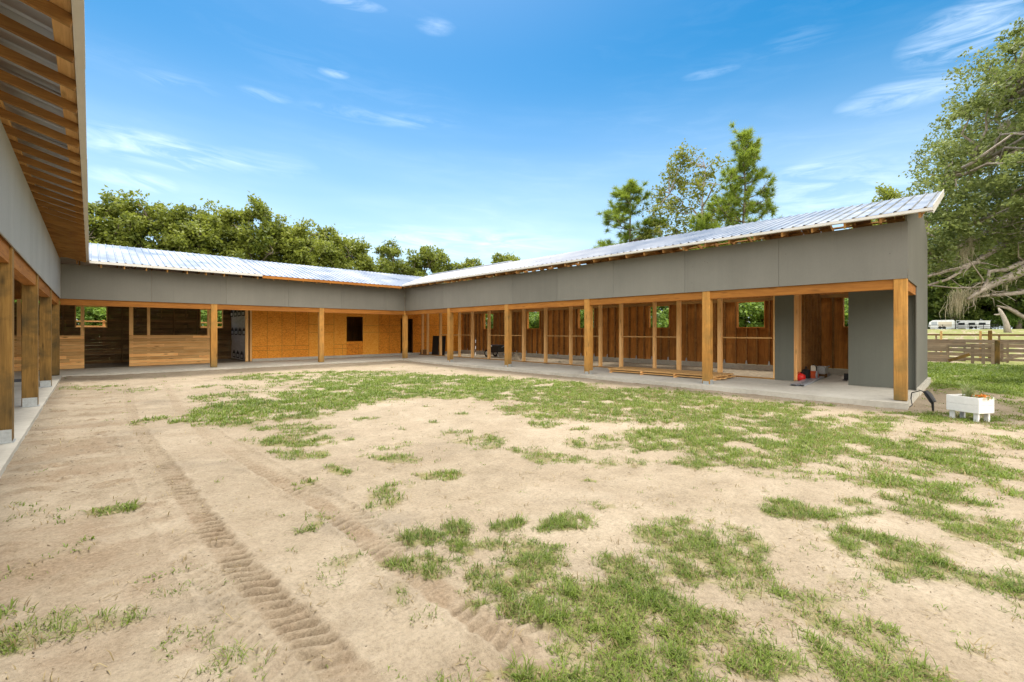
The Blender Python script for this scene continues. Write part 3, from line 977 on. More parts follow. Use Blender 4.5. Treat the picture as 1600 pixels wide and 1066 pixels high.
# ================================================================== RIGHT WING
RX = 12.59
rw = thing('barn_wing', 'long right barn wing with grey fascia, stall framing and metal roof', 'barn', (RX, 0.98, 0))
PY = [0.985, 5.13, 9.28, 13.43, 17.55]
proto = post_proto(M['post'], rw, (RX + 0.004, PY[1], 0), 0.13)
for y in (PY[0], PY[2], PY[3], PY[4]):
    copy_child(proto, rw, (RX + 0.004, y, 0), subs=(y != PY[0]))
mb = MB()
for a, b in zip([0.985] + PY[1:], PY[1:] + [21.75]):
    mb.box(RX + 0.03, RX + 0.19, a + 0.221, b - 0.001, 2.415, 2.86)
mb.build('beam', M['beam_y'], rw)
mb = MB()
y = 0.972
while y < 21.73:
    y2 = min(y + 2.438, 21.735)
    mb.box(RX - 0.016, RX, y, y2 - 0.006, 2.632, 3.85)
    y = y2
mb.build('fascia_panel', M['paint'], rw)
mb = MB().box(RX + 0.03, RX + 0.12, 1.05, 21.73, 2.87, 3.84)
mb.build('fascia_frame', M['rafter_y'], rw)

# end wall (faces the road side) following the roof slope
mb = MB()


def zr(x):
    return 3.80 + SL * (x - 12.0) if x < 16.4 else 3.80 + SL * 4.4 - SL * (x - 16.4)


for a, b, zb in ((12.592, 13.85, 2.632), (13.854, 15.10, 2.632), (15.104, 16.30, -0.03), (16.304, 17.5, -0.03), (17.504, 18.88, -0.03)):
    pts = [(a, zb), (b, zb), (b, zr(b))]
    if a < 16.4 < b:
        pts.append((16.4, zr(16.4)))
    pts.append((a, zr(a)))
    mb.prism(pts, 'y', 0.985 if zb > 0 else 1.0, 1.018 if zb > 0 else 1.02)
o = mb.build('end_wall', M['paint_end_shaded'], rw)
mb = MB().box(12.83, 15.1, 1.02, 1.22, 2.415, 2.86)
mb.build('end_beam', M['beam_x'], rw)
mb = MB().box(15.05, 18.95, 0.93, 0.999, -0.4, 0.06)
mb.build('stem_wall', M['concrete'], rw)
# grey panels across the front of the end room
mb = MB().box(15.29, 15.305, 3.74, 4.25, 0.004, 2.82)
mb.build('porch_panel', M['paint_shaded'], rw)
mb = MB().box(15.29, 15.305, 1.36, 2.42, 0.004, 2.82)
mb.box(15.29, 15.305, 1.02, 1.355, 0.004, 2.82)
mb.box(15.27, 15.29, 1.02, 1.09, 0.004, 2.82)
mb.build('porch_panel', M['paint_shaded'], rw)
mb = MB()
for yy in (3.75, 4.1, 2.34, 1.9, 1.45, 1.1):
    mb.box(15.306, 15.395, yy, yy + 0.04, 0.01, 2.8)
mb.build('panel_stud', M['pine_z'], rw)

# stall front studs (each its own part), plates and mid rails
FS = [(24.36, .05), (23.77, .07), (22.36, .09), (20.46, .09), (19.28, .11), (17.86, .11), (15.25, .12), (13.81, .11), (12.32, .085), (10.75, .10), (9.76, .11), (8.31, .085), (7.36, .12), (5.92, .12)]
for yy, w in FS:
    mb = MB().box(15.30, 15.44, yy - w / 2, yy + w / 2, 0.045, 2.70)
    mb.build('front_stud', M['pine_z'], rw, loc=(15.30, yy, 0))
mb = MB().box(15.31, 15.40, 4.251, 4.30, 0.012, 2.70)
mb.build('front_stud', M['pine_z'], rw, loc=(15.3, 4.27, 0))
mb = MB().box(15.30, 15.44, 4.26, 24.75, 2.702, 2.84)
mb.build('top_plate', M['beam_y'], rw)
mb = MB().box(15.30, 15.39, 4.26, 24.75, 0.011, 0.044)
mb.build('sill_plate', M['rafter_y'], rw)
for a, b in ((19.28, 22.36), (15.25, 17.86), (10.75, 13.81), (7.36, 9.76), (4.28, 5.92)):
    mb = MB().box(15.32, 15.41, a + .06, b - .06, 1.272, 1.312)
    mb.build('rail', M['pine_y'], rw)

# back wall: sheathing with square openings, studs, curb
WIN = [(21.37, 22.33), (17.34, 18.32), (13.53, 14.52), (9.45, 10.42), (5.58, 6.55), (2.14, 3.10)]
holes = [(a, b, 1.67, 2.65) for a, b in WIN]
mb = MB()
seams = [1.02 + 1.219 * i for i in range(21)]
for a, b in zip(seams[:-1], seams[1:]):
    hs = []
    for h in holes:
        lo, hi = max(a, h[0]), min(b - 0.003, h[1])
        if hi > lo:
            hs.append((lo, hi, h[2], h[3]))
    opening_wall(mb, a, min(b - 0.003, 24.8), 0.2, 3.9, hs, lambda m_, ua, ub, za, zb: m_.box(18.872, 18.886, ua, ub, za, zb))
mb.build('back_wall', M['ply'], rw)
mb = MB().box(18.72, 18.90, 1.02, 24.8, -0.3, 0.195)
mb.build('curb', M['concrete'], rw)
mb = MB()
opening_wall(mb, 1.06, 24.75, 2.68, 2.80, [], lambda m_, ua, ub, za, zb: m_.box(18.75, 18.87, ua, ub, za, zb))
mb.box(18.75, 18.87, 1.06, 24.75, 3.86, 3.94)
mb.build('wall_plate', M['rafter_y'], rw)
st_proto = None
yy = 1.35
k = 0
while yy < 24.7:
    inside = any(a - 0.02 < yy < b + 0.02 for a, b in WIN)
    top = 1.63 if inside else 2.675
    mb = MB().box(18.735, 18.871, yy - 0.02, yy + 0.02, 0.20, top)
    s_ = mb.build('wall_stud', M['rafter_x'], rw, loc=(18.8, yy, 0))
    if k % 2 == 0 and yy > 4.3:
        t = MB().prism([(yy - 0.045, 0.20), (yy + 0.045, 0.20), (yy + 0.012, 0.36), (yy - 0.012, 0.36)], 'x', 18.728, 18.734)
        t.build('stud_tie', M['galv'], s_, loc=(18.8, yy, 0))
    yy += 0.405 + 0.03 * math.sin(k * 2.1)
    k += 1
for a, b in WIN:
    mb = MB()
    mb.box(18.74, 18.90, a - 0.04, a - 0.001, 1.63, 2.68)
    mb.box(18.74, 18.90, b + 0.001, b + 0.04, 1.63, 2.68)
    mb.box(18.74, 18.90, a, b, 1.63, 1.669)
    mb.box(18.74, 18.90, a, b, 2.651, 2.68)
    mb.build('window_frame', M['ply'], rw)
# short studs of the unsheathed strip over the back wall
mb = MB()
for k in range(40):
    yy = 1.3 + k * 0.6
    mb.box(18.76, 18.87, yy - 0.02, yy + 0.02, 3.945, 4.28)
mb.build('cripple_studs', M['rafter_x'], rw)
# cross partition beside the end room, its studs towards the room
mb = MB().box(15.41, 18.73, 3.80, 3.815, 0.01, 2.85)
mb.build('partition', M['ply'], rw)
for i, xx in enumerate((15.5, 15.62, 15.95, 16.35, 16.75, 17.15, 17.55, 18.0, 18.4)):
    mb = MB().box(xx - 0.02, xx + 0.02, 3.70, 3.799, 0.01, 2.8)
    mb.build('partition_stud', M['pine_z'] if i < 3 else M['rafter_x'], rw, loc=(xx, 3.7, 0))

# roof
roof_me = []


def rlo(s, h):
    x = max(12.0, s - 9.0)
    return (x, s, ZE + SL * (x - 12.0) + h)


def rhi(s, h):
    x = 16.4
    return (x, s, ZE + SL * (x - 12.0) + h)


V, F = ribbed(rlo, rhi, 0.56, 25.3)
mb = MB().add(V, F)
roof = mb.build('roof', M['roof_metal'], rw)
for k in range(40):
    yy = 0.75 + 0.61 * k
    x0 = max(12.02, yy - 8.9)
    mb = MB()
    zf = lambda x: ZE - 0.115 + SL * (x - 12.0)
    mb.bar((x0, yy, zf(x0)), (16.39, yy, zf(16.39)), 0.038, 0.14)
    zb = lambda x: ZE - 0.115 + SL * 4.4 - SL * (x - 16.4)
    if k:
        mb.bar((16.41, yy, zb(16.41)), (19.6, yy, zb(19.6)), 0.038, 0.14)
    mb.build('rafter', M['rafter_x'], roof, loc=(12, yy, 3.9))
mb = MB()
for xx in (12.08, 12.7, 13.35, 14.0, 14.65, 15.3, 15.95, 16.36):
    z = ZE - 0.022 + SL * (xx - 12.0)
    ymax = min(24.9, xx + 8.9)
    mb.bar((xx, 0.58, z), (xx, ymax, z), 0.089, 0.036, up=(-SL, 0, 1))
for xx in (16.9, 17.6, 18.3, 19.0, 19.55):
    z = ZE - 0.022 + SL * 4.4 - SL * (xx - 16.4)
    mb.bar((xx, 1.06, z), (xx, 24.9, z), 0.089, 0.036, up=(SL, 0, 1))
mb.build('purlins', M['rafter_y'], roof)
# loose sheathing offcuts on the back slope leave ragged gaps of daylight
rnd = random.Random(4)
mb = MB()
yy = 1.1
while yy < 24.5:
    w = rnd.choice([0.2, 0.35, 0.5, 0.9, 1.2])
    if rnd.random() < 0.62:
        x0 = 16.5 + rnd.random() * 0.5
        x1 = x0 + 1.0 + rnd.random() * 1.9
        zb = lambda x: ZE + 0.006 + SL * 4.4 - SL * (x - 16.4)
        MB().bar((x0, yy + w / 2, zb(x0)), (min(x1, 19.6), yy + w / 2, zb(min(x1, 19.6))), w - 0.01, 0.012).build('decking_strip', M['dark_board_x'], roof)
    yy += w
mb = MB()
mb.box(11.965, 11.998, 0.56, 20.99, 3.893, 3.945)
mb.box(11.967, 12.06, 0.56, 20.99, 3.886, 3.893)
mb.build('drip_edge', M['white_trim'], roof)
mb = MB().bar((12.0, 0.552, 3.915), (16.4, 0.552, 3.915 + SL * 4.4), 0.012, 0.17)
mb.bar((12.0, 0.60, 3.86), (16.4, 0.60, 3.86 + SL * 4.4), 0.08, 0.012)
mb.build('rake_trim', M['white_trim'], roof)
mb = MB()
mb.bar((16.33, 17.2, ZE + SL * 4.33 + 0.055), (16.33, 24.9, ZE + SL * 4.33 + 0.055), 0.24, 0.05, up=(-SL, 0, 1))
mb.build('ridge_cap', M['roof_metal'], roof)

# ================================================================== BACK WING
BY = 21.75
bw = thing('barn_wing', 'rear barn wing across the yard, plank stalls left and orange sheathed rooms right', 'barn', (5.9, BY, 0))
proto = post_proto(M['post'], bw, (3.60, BY + 0.004, 0), 0.0)
for xx in (7.97, RX + 0.004 - 0.05):
    copy_child(proto, bw, (xx, BY + 0.004, 0))
mb = MB()
for a, b in ((-0.76, 3.60), (3.82, 7.97), (8.19, 12.54)):
    mb.box(a + 0.001, b - 0.001, BY + 0.03, BY + 0.19, 2.415, 2.86)
mb.build('beam', M['beam_x'], bw)
mb = MB()
x = -0.74
while x < 12.57:
    x2 = min(x + 2.438, 12.572)
    mb.box(x, x2 - 0.006, BY - 0.016, BY, 2.632, 3.83)
    x = x2
mb.build('fascia_panel', M['paint'], bw)
mb = MB().box(-0.74, 12.57, BY + 0.03, BY + 0.12, 2.87, 3.82)
mb.build('fascia_frame', M['rafter_x'], bw)
SY = 24.80
# stall fronts: board panels, posts
for a, b in ((-3.6, -0.18), (1.19, 4.05)):
    mb = MB()
    zs = [0.012, 0.145, 0.28, 0.41, 0.545, 0.68, 0.815, 0.95, 1.08, 1.20, 1.305]
    rr = random.Random(int(a * 10))
    for z0, z1 in zip(zs[:-1], zs[1:]):
        cut = a + (b - a) * rr.uniform(0.3, 0.9)
        mb.box(a, cut - 0.002, SY - 0.028, SY, z0, z1 - 0.009)
        mb.box(cut, b, SY - 0.028 - 0.004, SY, z0, z1 - 0.007)
    o = mb.build('stall_front', M['pine_x'], bw)
    MB().box(a, b, SY - 0.03, SY + 0.06, 1.306, 1.335).build('cap_rail', M['pine_x'], o)
for a, b in ((-2.0, -1.9), (-0.29, -0.18), (1.19, 1.32), (1.78, 1.88), (3.96, 4.05), (5.52, 5.65), (5.73, 5.80)):
    MB().box(a, b, SY + 0.001, SY + 0.09, 0.012, 2.72).build('stall_post', M['pine_z'], bw, loc=(a, SY, 0))
MB().box(-3.6, 18.7, SY + 0.001, SY + 0.09, 2.722, 2.85).build('top_plate', M['beam_x'], bw)
# sheathed rooms
ow = [(10.60, 11.57, 0.92, 2.35), (14.05, 14.91, 0.13, 2.30)]
mb = MB()
edges = [5.81, 7.18, 8.52, 9.87, 10.60, 11.57, 12.57, 14.05, 14.91, 16.1, 17.3, 18.87]
for a, b in zip(edges[:-1], edges[1:]):
    hs = [h for h in ow if h[0] <= a + 1e-6 and h[1] >= b - 1e-6]
    opening_wall(mb, a, b - 0.006, 0.135, 2.85, hs, lambda m_, ua, ub, za, zb: m_.box(ua, ub, SY - 0.012, SY, za, zb))
osbw = mb.build('sheathing', M['osb'], bw)
mb = MB()
for x, z0, z1 in ((6.49, .14, 2.8), (7.18, .14, 2.8), (8.52, .14, 2.8), (9.87, .14, 2.8), (10.36, .14, .76), (11.3, .14, .76), (12.57, .14, 2.8), (13.26, .14, 2.8), (11.75, 2.0, 2.8), (7.85, .75, 2.8), (15.6, .14, 2.8), (16.9, .14, 2.8)):
    mb.box(x - 0.005, x + 0.005, SY - 0.0145, SY - 0.0125, z0, z1)
for a, b, z in ((5.82, 8.51, .53), (5.82, 8.51, .75), (8.53, 9.86, 1.88), (8.53, 9.86, 1.45), (9.88, 11.3, .76), (9.88, 11.3, .53), (11.6, 12.56, 1.84), (11.6, 14.0, 1.45), (12.58, 14.0, 1.88), (14.95, 18.6, 1.9), (14.95, 18.6, .75)):
    mb.box(a, b, SY - 0.0150, SY - 0.0127, z - 0.005, z + 0.005)
mb.build('panel_seams', M['seam'], osbw)
MB().box(5.81, 18.7, SY - 0.06, SY + 0.1, -0.3, 0.134).build('curb', M['concrete'], bw)
mb = MB()
for a, b, z0, z1 in ow:
    mb.box(a - 0.05, a - 0.001, SY + 0.002, SY + 0.10, z0, z1)
    mb.box(b + 0.001, b + 0.05, SY + 0.002, SY + 0.10, z0, z1)
    mb.box(a, b, SY + 0.002, SY + 0.10, z1 + .001, z1 + 0.05)
mb.build('opening_frame', M['dark_board_x'], bw)
# room interior: ceiling and cross walls keep the openings dark
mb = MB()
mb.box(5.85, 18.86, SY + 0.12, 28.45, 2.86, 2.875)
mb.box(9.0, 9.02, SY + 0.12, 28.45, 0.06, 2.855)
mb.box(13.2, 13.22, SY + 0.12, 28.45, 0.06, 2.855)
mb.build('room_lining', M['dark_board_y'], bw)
# housewrap partition with its printed house marks
part_x = 5.70
mb = MB()
N = 26
vs, fs = [], []
for i in range(N + 1):
    for j in range(13):
        yv = SY + 0.1 + (28.45 - SY - 0.1) * i / N
        zv = 0.02 + 2.78 * j / 12
        xv = part_x - 0.02 - 0.035 * abs(math.sin(i * 0.9 + j * 0.35)) - (0.03 if j == 5 else 0)
        vs.append((xv, yv, zv))
for i in range(N):
    for j in range(12):
        a = i * 13 + j
        fs.append((a, a + 1, a + 14, a + 13))
mb.add(vs, fs)
wrap = mb.build('house_wrap', M['wrap'], bw, smooth=True)
for row, (z0, off) in enumerate(((0.10, 0.55), (1.30, 0.1), (2.28, 0.25))):
    for c in range(4):
        y0 = SY + 0.22 + off + c * 0.84
        if y0 > 27.9:
            continue
        w, h = 0.58, 0.24
        X = part_x - 0.11
        zz = z0 + 0.006 * c
        mk = MB().prism([(y0, zz), (y0 + w, zz), (y0 + w, zz + h), (y0 + w / 2, zz + h + 0.17), (y0, zz + h)], 'x', X, X + 0.004).build('printed_mark', M['wrap_ink'], wrap)
        MB().box(X - 0.002, X - 0.0005, y0 + 0.08, y0 + w - 0.08, zz + 0.05, zz + h - 0.03).build('mark_panel', M['wrap'], wrap)
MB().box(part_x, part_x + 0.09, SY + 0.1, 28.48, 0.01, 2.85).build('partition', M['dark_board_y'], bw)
# back wall: horizontal dark boards with openings
BH = [(-0.48, 0.54, 1.70, 2.64), (4.24, 5.22, 1.70, 2.64), (-3.9, -2.9, 1.70, 2.64)]
mb = MB()
rr = random.Random(8)
zs = [0.0]
while zs[-1] < 2.62:
    zs.append(zs[-1] + rr.choice([0.13, 0.14, 0.18]))
for z0, z1 in zip(zs[:-1], zs[1:]):
    x = -7.0
    while x < 5.68:
        x2 = min(5.68, x + rr.uniform(1.2, 3.6))
        spans = [(x, x2)]
        for h in BH:
            if z1 > h[2] + 0.03 and z0 < h[3] - 0.03:
                ns = []
                for a, b in spans:
                    if h[1] <= a or h[0] >= b:
                        ns.append((a, b))
                    else:
                        if h[0] > a: ns.append((a, h[0]))
                        if h[1] < b: ns.append((h[1], b))
                spans = ns
        for a, b in spans:
            if b - a > 0.02:
                mb.box(a, b - 0.003, 28.47, 28.50, z0, z1 - 0.003)
        x = x2
mb.build('back_wall', M['dark_board_x'], bw)
mb = MB()
mb.box(5.80, 18.9, 28.47, 28.50, 0, 4.0)
mb.box(-7.0, 5.8, 28.52, 28.54, 2.86, 4.0)
mb.box(18.872, 18.886, 24.81, 28.46, 0.0, 4.0)
mb.build('upper_wall', M['ply'], bw)
for i in range(26):
    xx = -6.9 + i * 0.5
    if any(h[0] - .03 < xx < h[1] + .03 for h in BH):
        continue
    MB().box(xx - 0.02, xx + 0.02, 28.37, 28.469, 2.2 if i % 2 else 0.0, 2.85).build('wall_stud', M['dark_board_y'], bw, loc=(xx, 28.4, 0))
for a, b, z0, z1 in BH:
    mb = MB()
    mb.box(a - 0.04, a - 0.001, 28.40, 28.53, z0 - 0.04, z1 + 0.04)
    mb.box(b + 0.001, b + 0.04, 28.40, 28.53, z0 - 0.04, z1 + 0.04)
    mb.box(a, b, 28.40, 28.53, z0 - 0.04, z0 - 0.001)
    mb.box(a, b, 28.40, 28.53, z1 + 0.001, z1 + 0.04)
    mb.build('window_frame', M['pine_z'], bw)
MB().box(-7.0, 5.68, 28.40, 28.468, 2.70, 2.74).build('wall_plate', M['rafter_x'], bw)

# roof, two sections: the left one laps over the right one and carries a white drip edge
ZB = 3.90
for (a, b, dz) in ((-4.0, 5.30, 0.045), (5.28, 16.2, 0.0)):
    def blo(s, h):
        y = 21.0 if -0.04 <= s <= 12.0 else (s + 9.0 if s > 12 else 20.96 - s)
        y = y - (0.05 if dz and y == 21.0 else 0)
        return (s, y, ZB + dz + SL * (y - 21.0) + h)

    def bhi(s, h):
        return (s, 25.07 + (0.06 if s > 15.9 else 0), ZB + dz + SL * 4.07 + h)
    V, F = ribbed(blo, bhi, a, b)
    sheet = MB().add(V, F).build('roof', M['roof_metal'], bw)
    if dz:
        mb = MB()
        mb.box(-0.03, 5.30, 20.922, 20.945, 3.845, 3.925)
        mb.box(-0.03, 5.30, 20.924, 21.02, 3.838, 3.845)
        mb.build('drip_edge', M['white_trim'], sheet)
        roof = sheet
    else:
        MB().box(5.31, 11.96, 20.985, 21.02, 3.775, 3.885).build('eave_board', M['beam_x'], sheet)
for k in range(32):
    xx = -4.0 + 0.61 * k
    y0 = 21.025 if 0 <= xx <= 12.0 else (xx + 9.1 if xx > 12 else 21.06 - xx)
    if y0 > 24.9:
        y0 = 24.9
    zf = lambda y: ZB - 0.115 + SL * (y - 21.0)
    zb = lambda y: ZB - 0.115 + SL * 4.07 - SL * (y - 25.07)
    mb = MB().bar((xx, y0, zf(y0)), (xx, 25.06, zf(25.06)), 0.038, 0.14)
    mb.bar((xx, 25.08, zb(25.08)), (xx, 29.0, zb(29.0)), 0.038, 0.14)
    mb.build('rafter', M['rafter_y'], roof, loc=(xx, 21, 3.8))
mb = MB()
for yy in (21.09, 21.7, 22.35, 23.0, 23.65, 24.3, 24.95):
    z = ZB - 0.022 + SL * (yy - 21.0)
    mb.bar((20.9 - yy, yy, z), (yy - 8.9, yy, z), 0.089, 0.036, up=(0, -SL, 1))
mb.build('purlins', M['rafter_x'], roof)
mb = MB()
zb = lambda y: ZB + SL * 4.07 - SL * (y - 25.07)
mb.add([(-7.4, 25.07, zb(25.07)), (19.6, 25.07, zb(25.07)), (19.6, 29.2, zb(29.2)), (-7.4, 29.2, zb(29.2))], [(0, 1, 2, 3)])
mb.build('rear_slope', M['roof_metal'], roof)

# ================================================================== LEFT WING
LX = -0.76
lw = thing('barn_wing', 'near left barn wing with rough posts and open rafters under its eave', 'barn', (LX, 8.96, 0))
proto = post_proto(M['post_old'], lw, (LX - 0.22 - 0.004, 8.96, 0), 0.18)
for yy in (0.66, 4.81, 12.95, 17.17, 21.41):
    copy_child(proto, lw, (LX - 0.224, yy, 0), subs=yy < 21)
LYs = [-6.0, 0.66, 4.81, 8.96, 12.95, 17.17, 21.41]
mb = MB()
for a, b in zip(LYs[:-1], LYs[1:]):
    mb.box(LX - 0.19, LX - 0.03, a + 0.221, b - 0.001, 2.415, 2.86)
mb.build('beam', M['beam_y'], lw)
mb = MB()
y = -6.0
while y < 21.73:
    y2 = min(y + 2.438, 21.732)
    mb.box(LX, LX + 0.016, y, y2 - 0.006, 2.632, 3.92)
    y = y2
mb.build('fascia_panel', M['paint_lit'], lw)
MB().box(LX - 0.12, LX - 0.03, -6, 21.73, 2.87, 3.84).build('fascia_frame', M['rafter_y'], lw)
mb = MB()
mb.box(-7.03, -7.0, -6, 28.5, 0, 4.0)
mb.build('back_wall', M['dark_board_y'], lw)
rr = random.Random(5)
mb = MB()
z = 0.012
while z < 1.3:
    mb.box(-3.72, -3.69, -6, 24.6, z, z + 0.13)
    z += 0.134
mb.build('stall_front', M['pine_y'], lw)
for yy in (2.0, 3.3, 6.4, 7.7, 11.0, 12.3, 15.6, 17.0, 20.0, 21.4):
    MB().box(-3.83, -3.73, yy, yy + 0.1, 0.012, 2.85).build('stall_post', M['pine_z'], lw, loc=(-3.8, yy, 0))


def llo(s, h):
    x = min(-0.04, 20.96 - s)
    return (x, s, ZE + SL * (-0.04 - x) + h)


def lhi(s, h):
    return (-4.6, s, ZE + SL * 4.56 + h)


V, F = ribbed(llo, lhi, -6.0, 25.3)
roof = MB().add(V, F).build('roof', M['roof_metal'], lw)
MB().add([(-4.6, -6, ZE + SL * 4.56), (-4.6, 25.3, ZE + SL * 4.56), (-7.6, 25.3, ZE + SL * 1.56), (-7.6, -6, ZE + SL * 1.56)], [(0, 1, 2, 3)]).build('rear_slope', M['roof_metal'], roof)
for k in range(44):
    yy = 4.79 - 0.62 * 16 + 0.62 * k
    if yy > 21.6:
        break
    x0 = min(-0.10, 20.8 - yy)
    zf = lambda x: ZE - 0.092 + SL * (-0.04 - x)
    MB().bar((x0, yy, zf(x0)), (-4.59, yy, zf(-4.59)), 0.040, 0.092).build('rafter', M['rafter_x'], roof, loc=(0, yy, 3.9))
mb = MB()
for xx in (-0.16, -0.78, -1.4, -2.05, -2.7, -3.35, -4.0, -4.5):
    z = ZE - 0.022 + SL * (-0.04 - xx)
    mb.bar((xx, -6.0, z), (xx, 20.9 - xx, z), 0.12 if xx > -0.5 else 0.089, 0.036, up=(SL, 0, 1))
mb.build('purlins', M['pine_y'], roof)
mb = MB()
y = -6.0
k = 0
while y < 20.9:
    y2 = min(y + 2.9, 20.93)
    e = 0.003 * (k % 2)
    mb.box(-0.075 - e, -0.036 + e, y, y2, 3.893 - e, 3.948)
    mb.box(-0.10, -0.075 - e, y, y2, 3.885 - e, 3.900 - e)
    y = y2
    k += 1
mb.build('drip_edge', M['white_trim'], roof)

# ------------------------------------------------------------------ trees
def gz(x, y):
    return float(ground_z(np.array([float(x)]), np.array([float(y)]), False)[0])


def leaf_quads(P, size, rs, aspect=0.55, up=0.35):
    """small folded leaves / leaf sprays at the points P -> V, F"""
    N = len(P)
    nrm = rs.normal(0, 1, (N, 3))
    nrm[:, 2] = np.abs(nrm[:, 2]) + up
    nrm /= np.linalg.norm(nrm, axis=1)[:, None]
    t = rs.normal(0, 1, (N, 3))
    t -= nrm * np.sum(t * nrm, 1)[:, None]
    t /= np.linalg.norm(t, axis=1)[:, None]
    b = np.cross(nrm, t)
    s = (size * rs.uniform(0.6, 1.3, N))[:, None]
    V = np.empty((N, 4, 3))
    V[:, 0] = P - t * s
    V[:, 1] = P + b * s * aspect - nrm * s * 0.15
    V[:, 2] = P + t * s
    V[:, 3] = P - b * s * aspect - nrm * s * 0.15
    k = np.arange(N, dtype=np.int32)[:, None] * 4
    F = np.concatenate([k + np.array([[0, 1, 2]]), k + np.array([[0, 2, 3]])], 1).reshape(-1, 3)
    # the two halves share an edge, so one leaf stays one island
    return V.reshape(-1, 3), F


def ball(rs, n, flat=0.75):
    p = rs.normal(0, 1, (n, 3))
    p /= np.linalg.norm(p, axis=1)[:, None]
    p *= (rs.uniform(0, 1, n) ** (1 / 2.2))[:, None]
    p[:, 2] *= flat
    return p


def curve(a, b, rs, sag=0.0, k=4, wob=0.06):
    a, b = np.array(a), np.array(b)
    L = np.linalg.norm(b - a)
    pts = []
    for i in range(k + 1):
        t = i / k
        p = a + (b - a) * t
        w = math.sin(math.pi * t)
        p = p + rs.normal(0, wob * L, 3) * w + np.array([0, 0, sag * L * w])
        pts.append(p)
    return pts


def make_tree(seed, H, cr, cb, n_clump, n_leaf, leaf, trunk_r, clump_r=0.9, shape=1.0, gap=0.0, lean=0.0):
    """tapered trunk, limbs, branch to every leaf clump. Local coordinates, base at the origin."""
    rs = np.random.RandomState(seed)
    mb = MB()
    top = np.array([lean * H, 0.1 * H * rs.normal(0, .3), H * 0.86])
    tr = curve((0, 0, -0.2), top, rs, 0, 7, 0.018)
    rad = [trunk_r * (1.25 if i == 0 else 1 - 0.85 * i / 7) for i in range(8)]
    mb.tube(tr, rad, 8)
    trunk = np.array(tr)
    cz, hz = (cb + H) / 2, (H - cb) / 2
    C_ = []
    tries = 0
    while len(C_) < n_clump and tries < 6000:
        tries += 1
        p = rs.normal(0, 1, 3)
        p /= np.linalg.norm(p)
        r = rs.uniform(0.35, 1.0) ** 0.6
        q = p * r
        prof = 1.0 - 0.30 * shape * max(0, q[2])
        c = np.array([q[0] * (cr - clump_r * .6) * prof + top[0] * .7, q[1] * (cr - clump_r * .6) * prof, cz + q[2] * (hz - clump_r * .5)])
        if gap and rs.uniform() < gap and r < 0.75:
            continue
        if all(np.linalg.norm(c - d) > clump_r * 0.62 for d in C_):
            C_.append(c)
    # limbs
    n_limb = 9
    limbs = []
    for i in range(n_limb):
        t = 0.32 + 0.6 * i / n_limb
        f = t * 7
        i0 = min(6, int(f))
        st = trunk[i0] + (trunk[i0 + 1] - trunk[i0]) * (f - i0)
        a = i * 2.4 + rs.uniform(-.4, .4)
        ln = cr * rs.uniform(0.5, 0.8) * (1.05 - 0.6 * max(0, t - .4))
        e = st + np.array([math.cos(a) * ln, math.sin(a) * ln, ln * rs.uniform(0.35, 0.9)])
        pts = curve(st, e, rs, 0.08, 4, 0.05)
        mb.tube(pts, [trunk_r * .42 * (1 - .75 * j / 4) for j in range(5)], 6)
        limbs += pts
    A = np.array(limbs + list(trunk[2:]))
    Ps = []
    for c in C_:
        d = np.linalg.norm(A - c, axis=1) + np.where(A[:, 2] > c[2], 1.0, 0)
        s = A[np.argmin(d)]
        pts = curve(s, c, rs, 0.05, 3, 0.07)
        mb.tube(pts, [trunk_r * .16, trunk_r * .12, trunk_r * .08, trunk_r * .04], 5)
        k = max(8, int(n_leaf * rs.uniform(0.6, 1.4)))
        rr = clump_r * rs.uniform(0.65, 1.25)
        # sub-clusters inside a clump: twigs with leaves round them
        nt = 9
        tw = c + ball(rs, nt) * rr
        pick = rs.randint(0, nt, k)
        Ps.append(tw[pick] + rs.normal(0, rr * 0.23, (k, 3)) * np.array([1, 1, .8]))
    P = np.concatenate(Ps)
    V, F = leaf_quads(P, np.full(len(P), leaf), rs)
    return mb, V, F


TREE_CACHE = {}


def place_tree(name, key, builder, leafmat, barkmat, label, cat, loc, rot=0.0, s=(1, 1, 1), group=None):
    t = thing(name, label, cat, loc, group)
    t.rotation_euler = (0, 0, rot)
    t.scale = s
    if key not in TREE_CACHE:
        mb, V, F = builder()
        tm = bpy.data.meshes.new('trunk')
        tm.from_pydata(mb.v, [], mb.f)
        tm.polygons.foreach_set('use_smooth', [True] * len(tm.polygons))
        tm.materials.append(barkmat)
        cm = np_mesh('crown', V, F)
        cm.materials.append(leafmat)
        TREE_CACHE[key] = (tm, cm)
    tm, cm = TREE_CACHE[key]
    for nm, me in (('trunk', tm), ('crown', cm)):
        o = bpy.data.objects.new(nm, me)
        C.objects.link(o)
        o.parent = t
    return t


def row_builder(seed):
    return lambda: make_tree(seed, 12.0, 3.5, 3.0, 62, 300, 0.155, 0.22, 0.95, 0.6, 0.15)


ROW = [(105, 305), (168, 303), (238, 298), (300, 312), (350, 313), (405, 311), (458, 336), (503, 343), (548, 364), (603, 375), (668, 376), (735, 396), (792, 388)]
ords = ['first', 'second', 'third', 'fourth', 'fifth', 'sixth', 'seventh', 'eighth', 'ninth', 'tenth', 'eleventh', 'twelfth', 'thirteenth']
rr = random.Random(11)
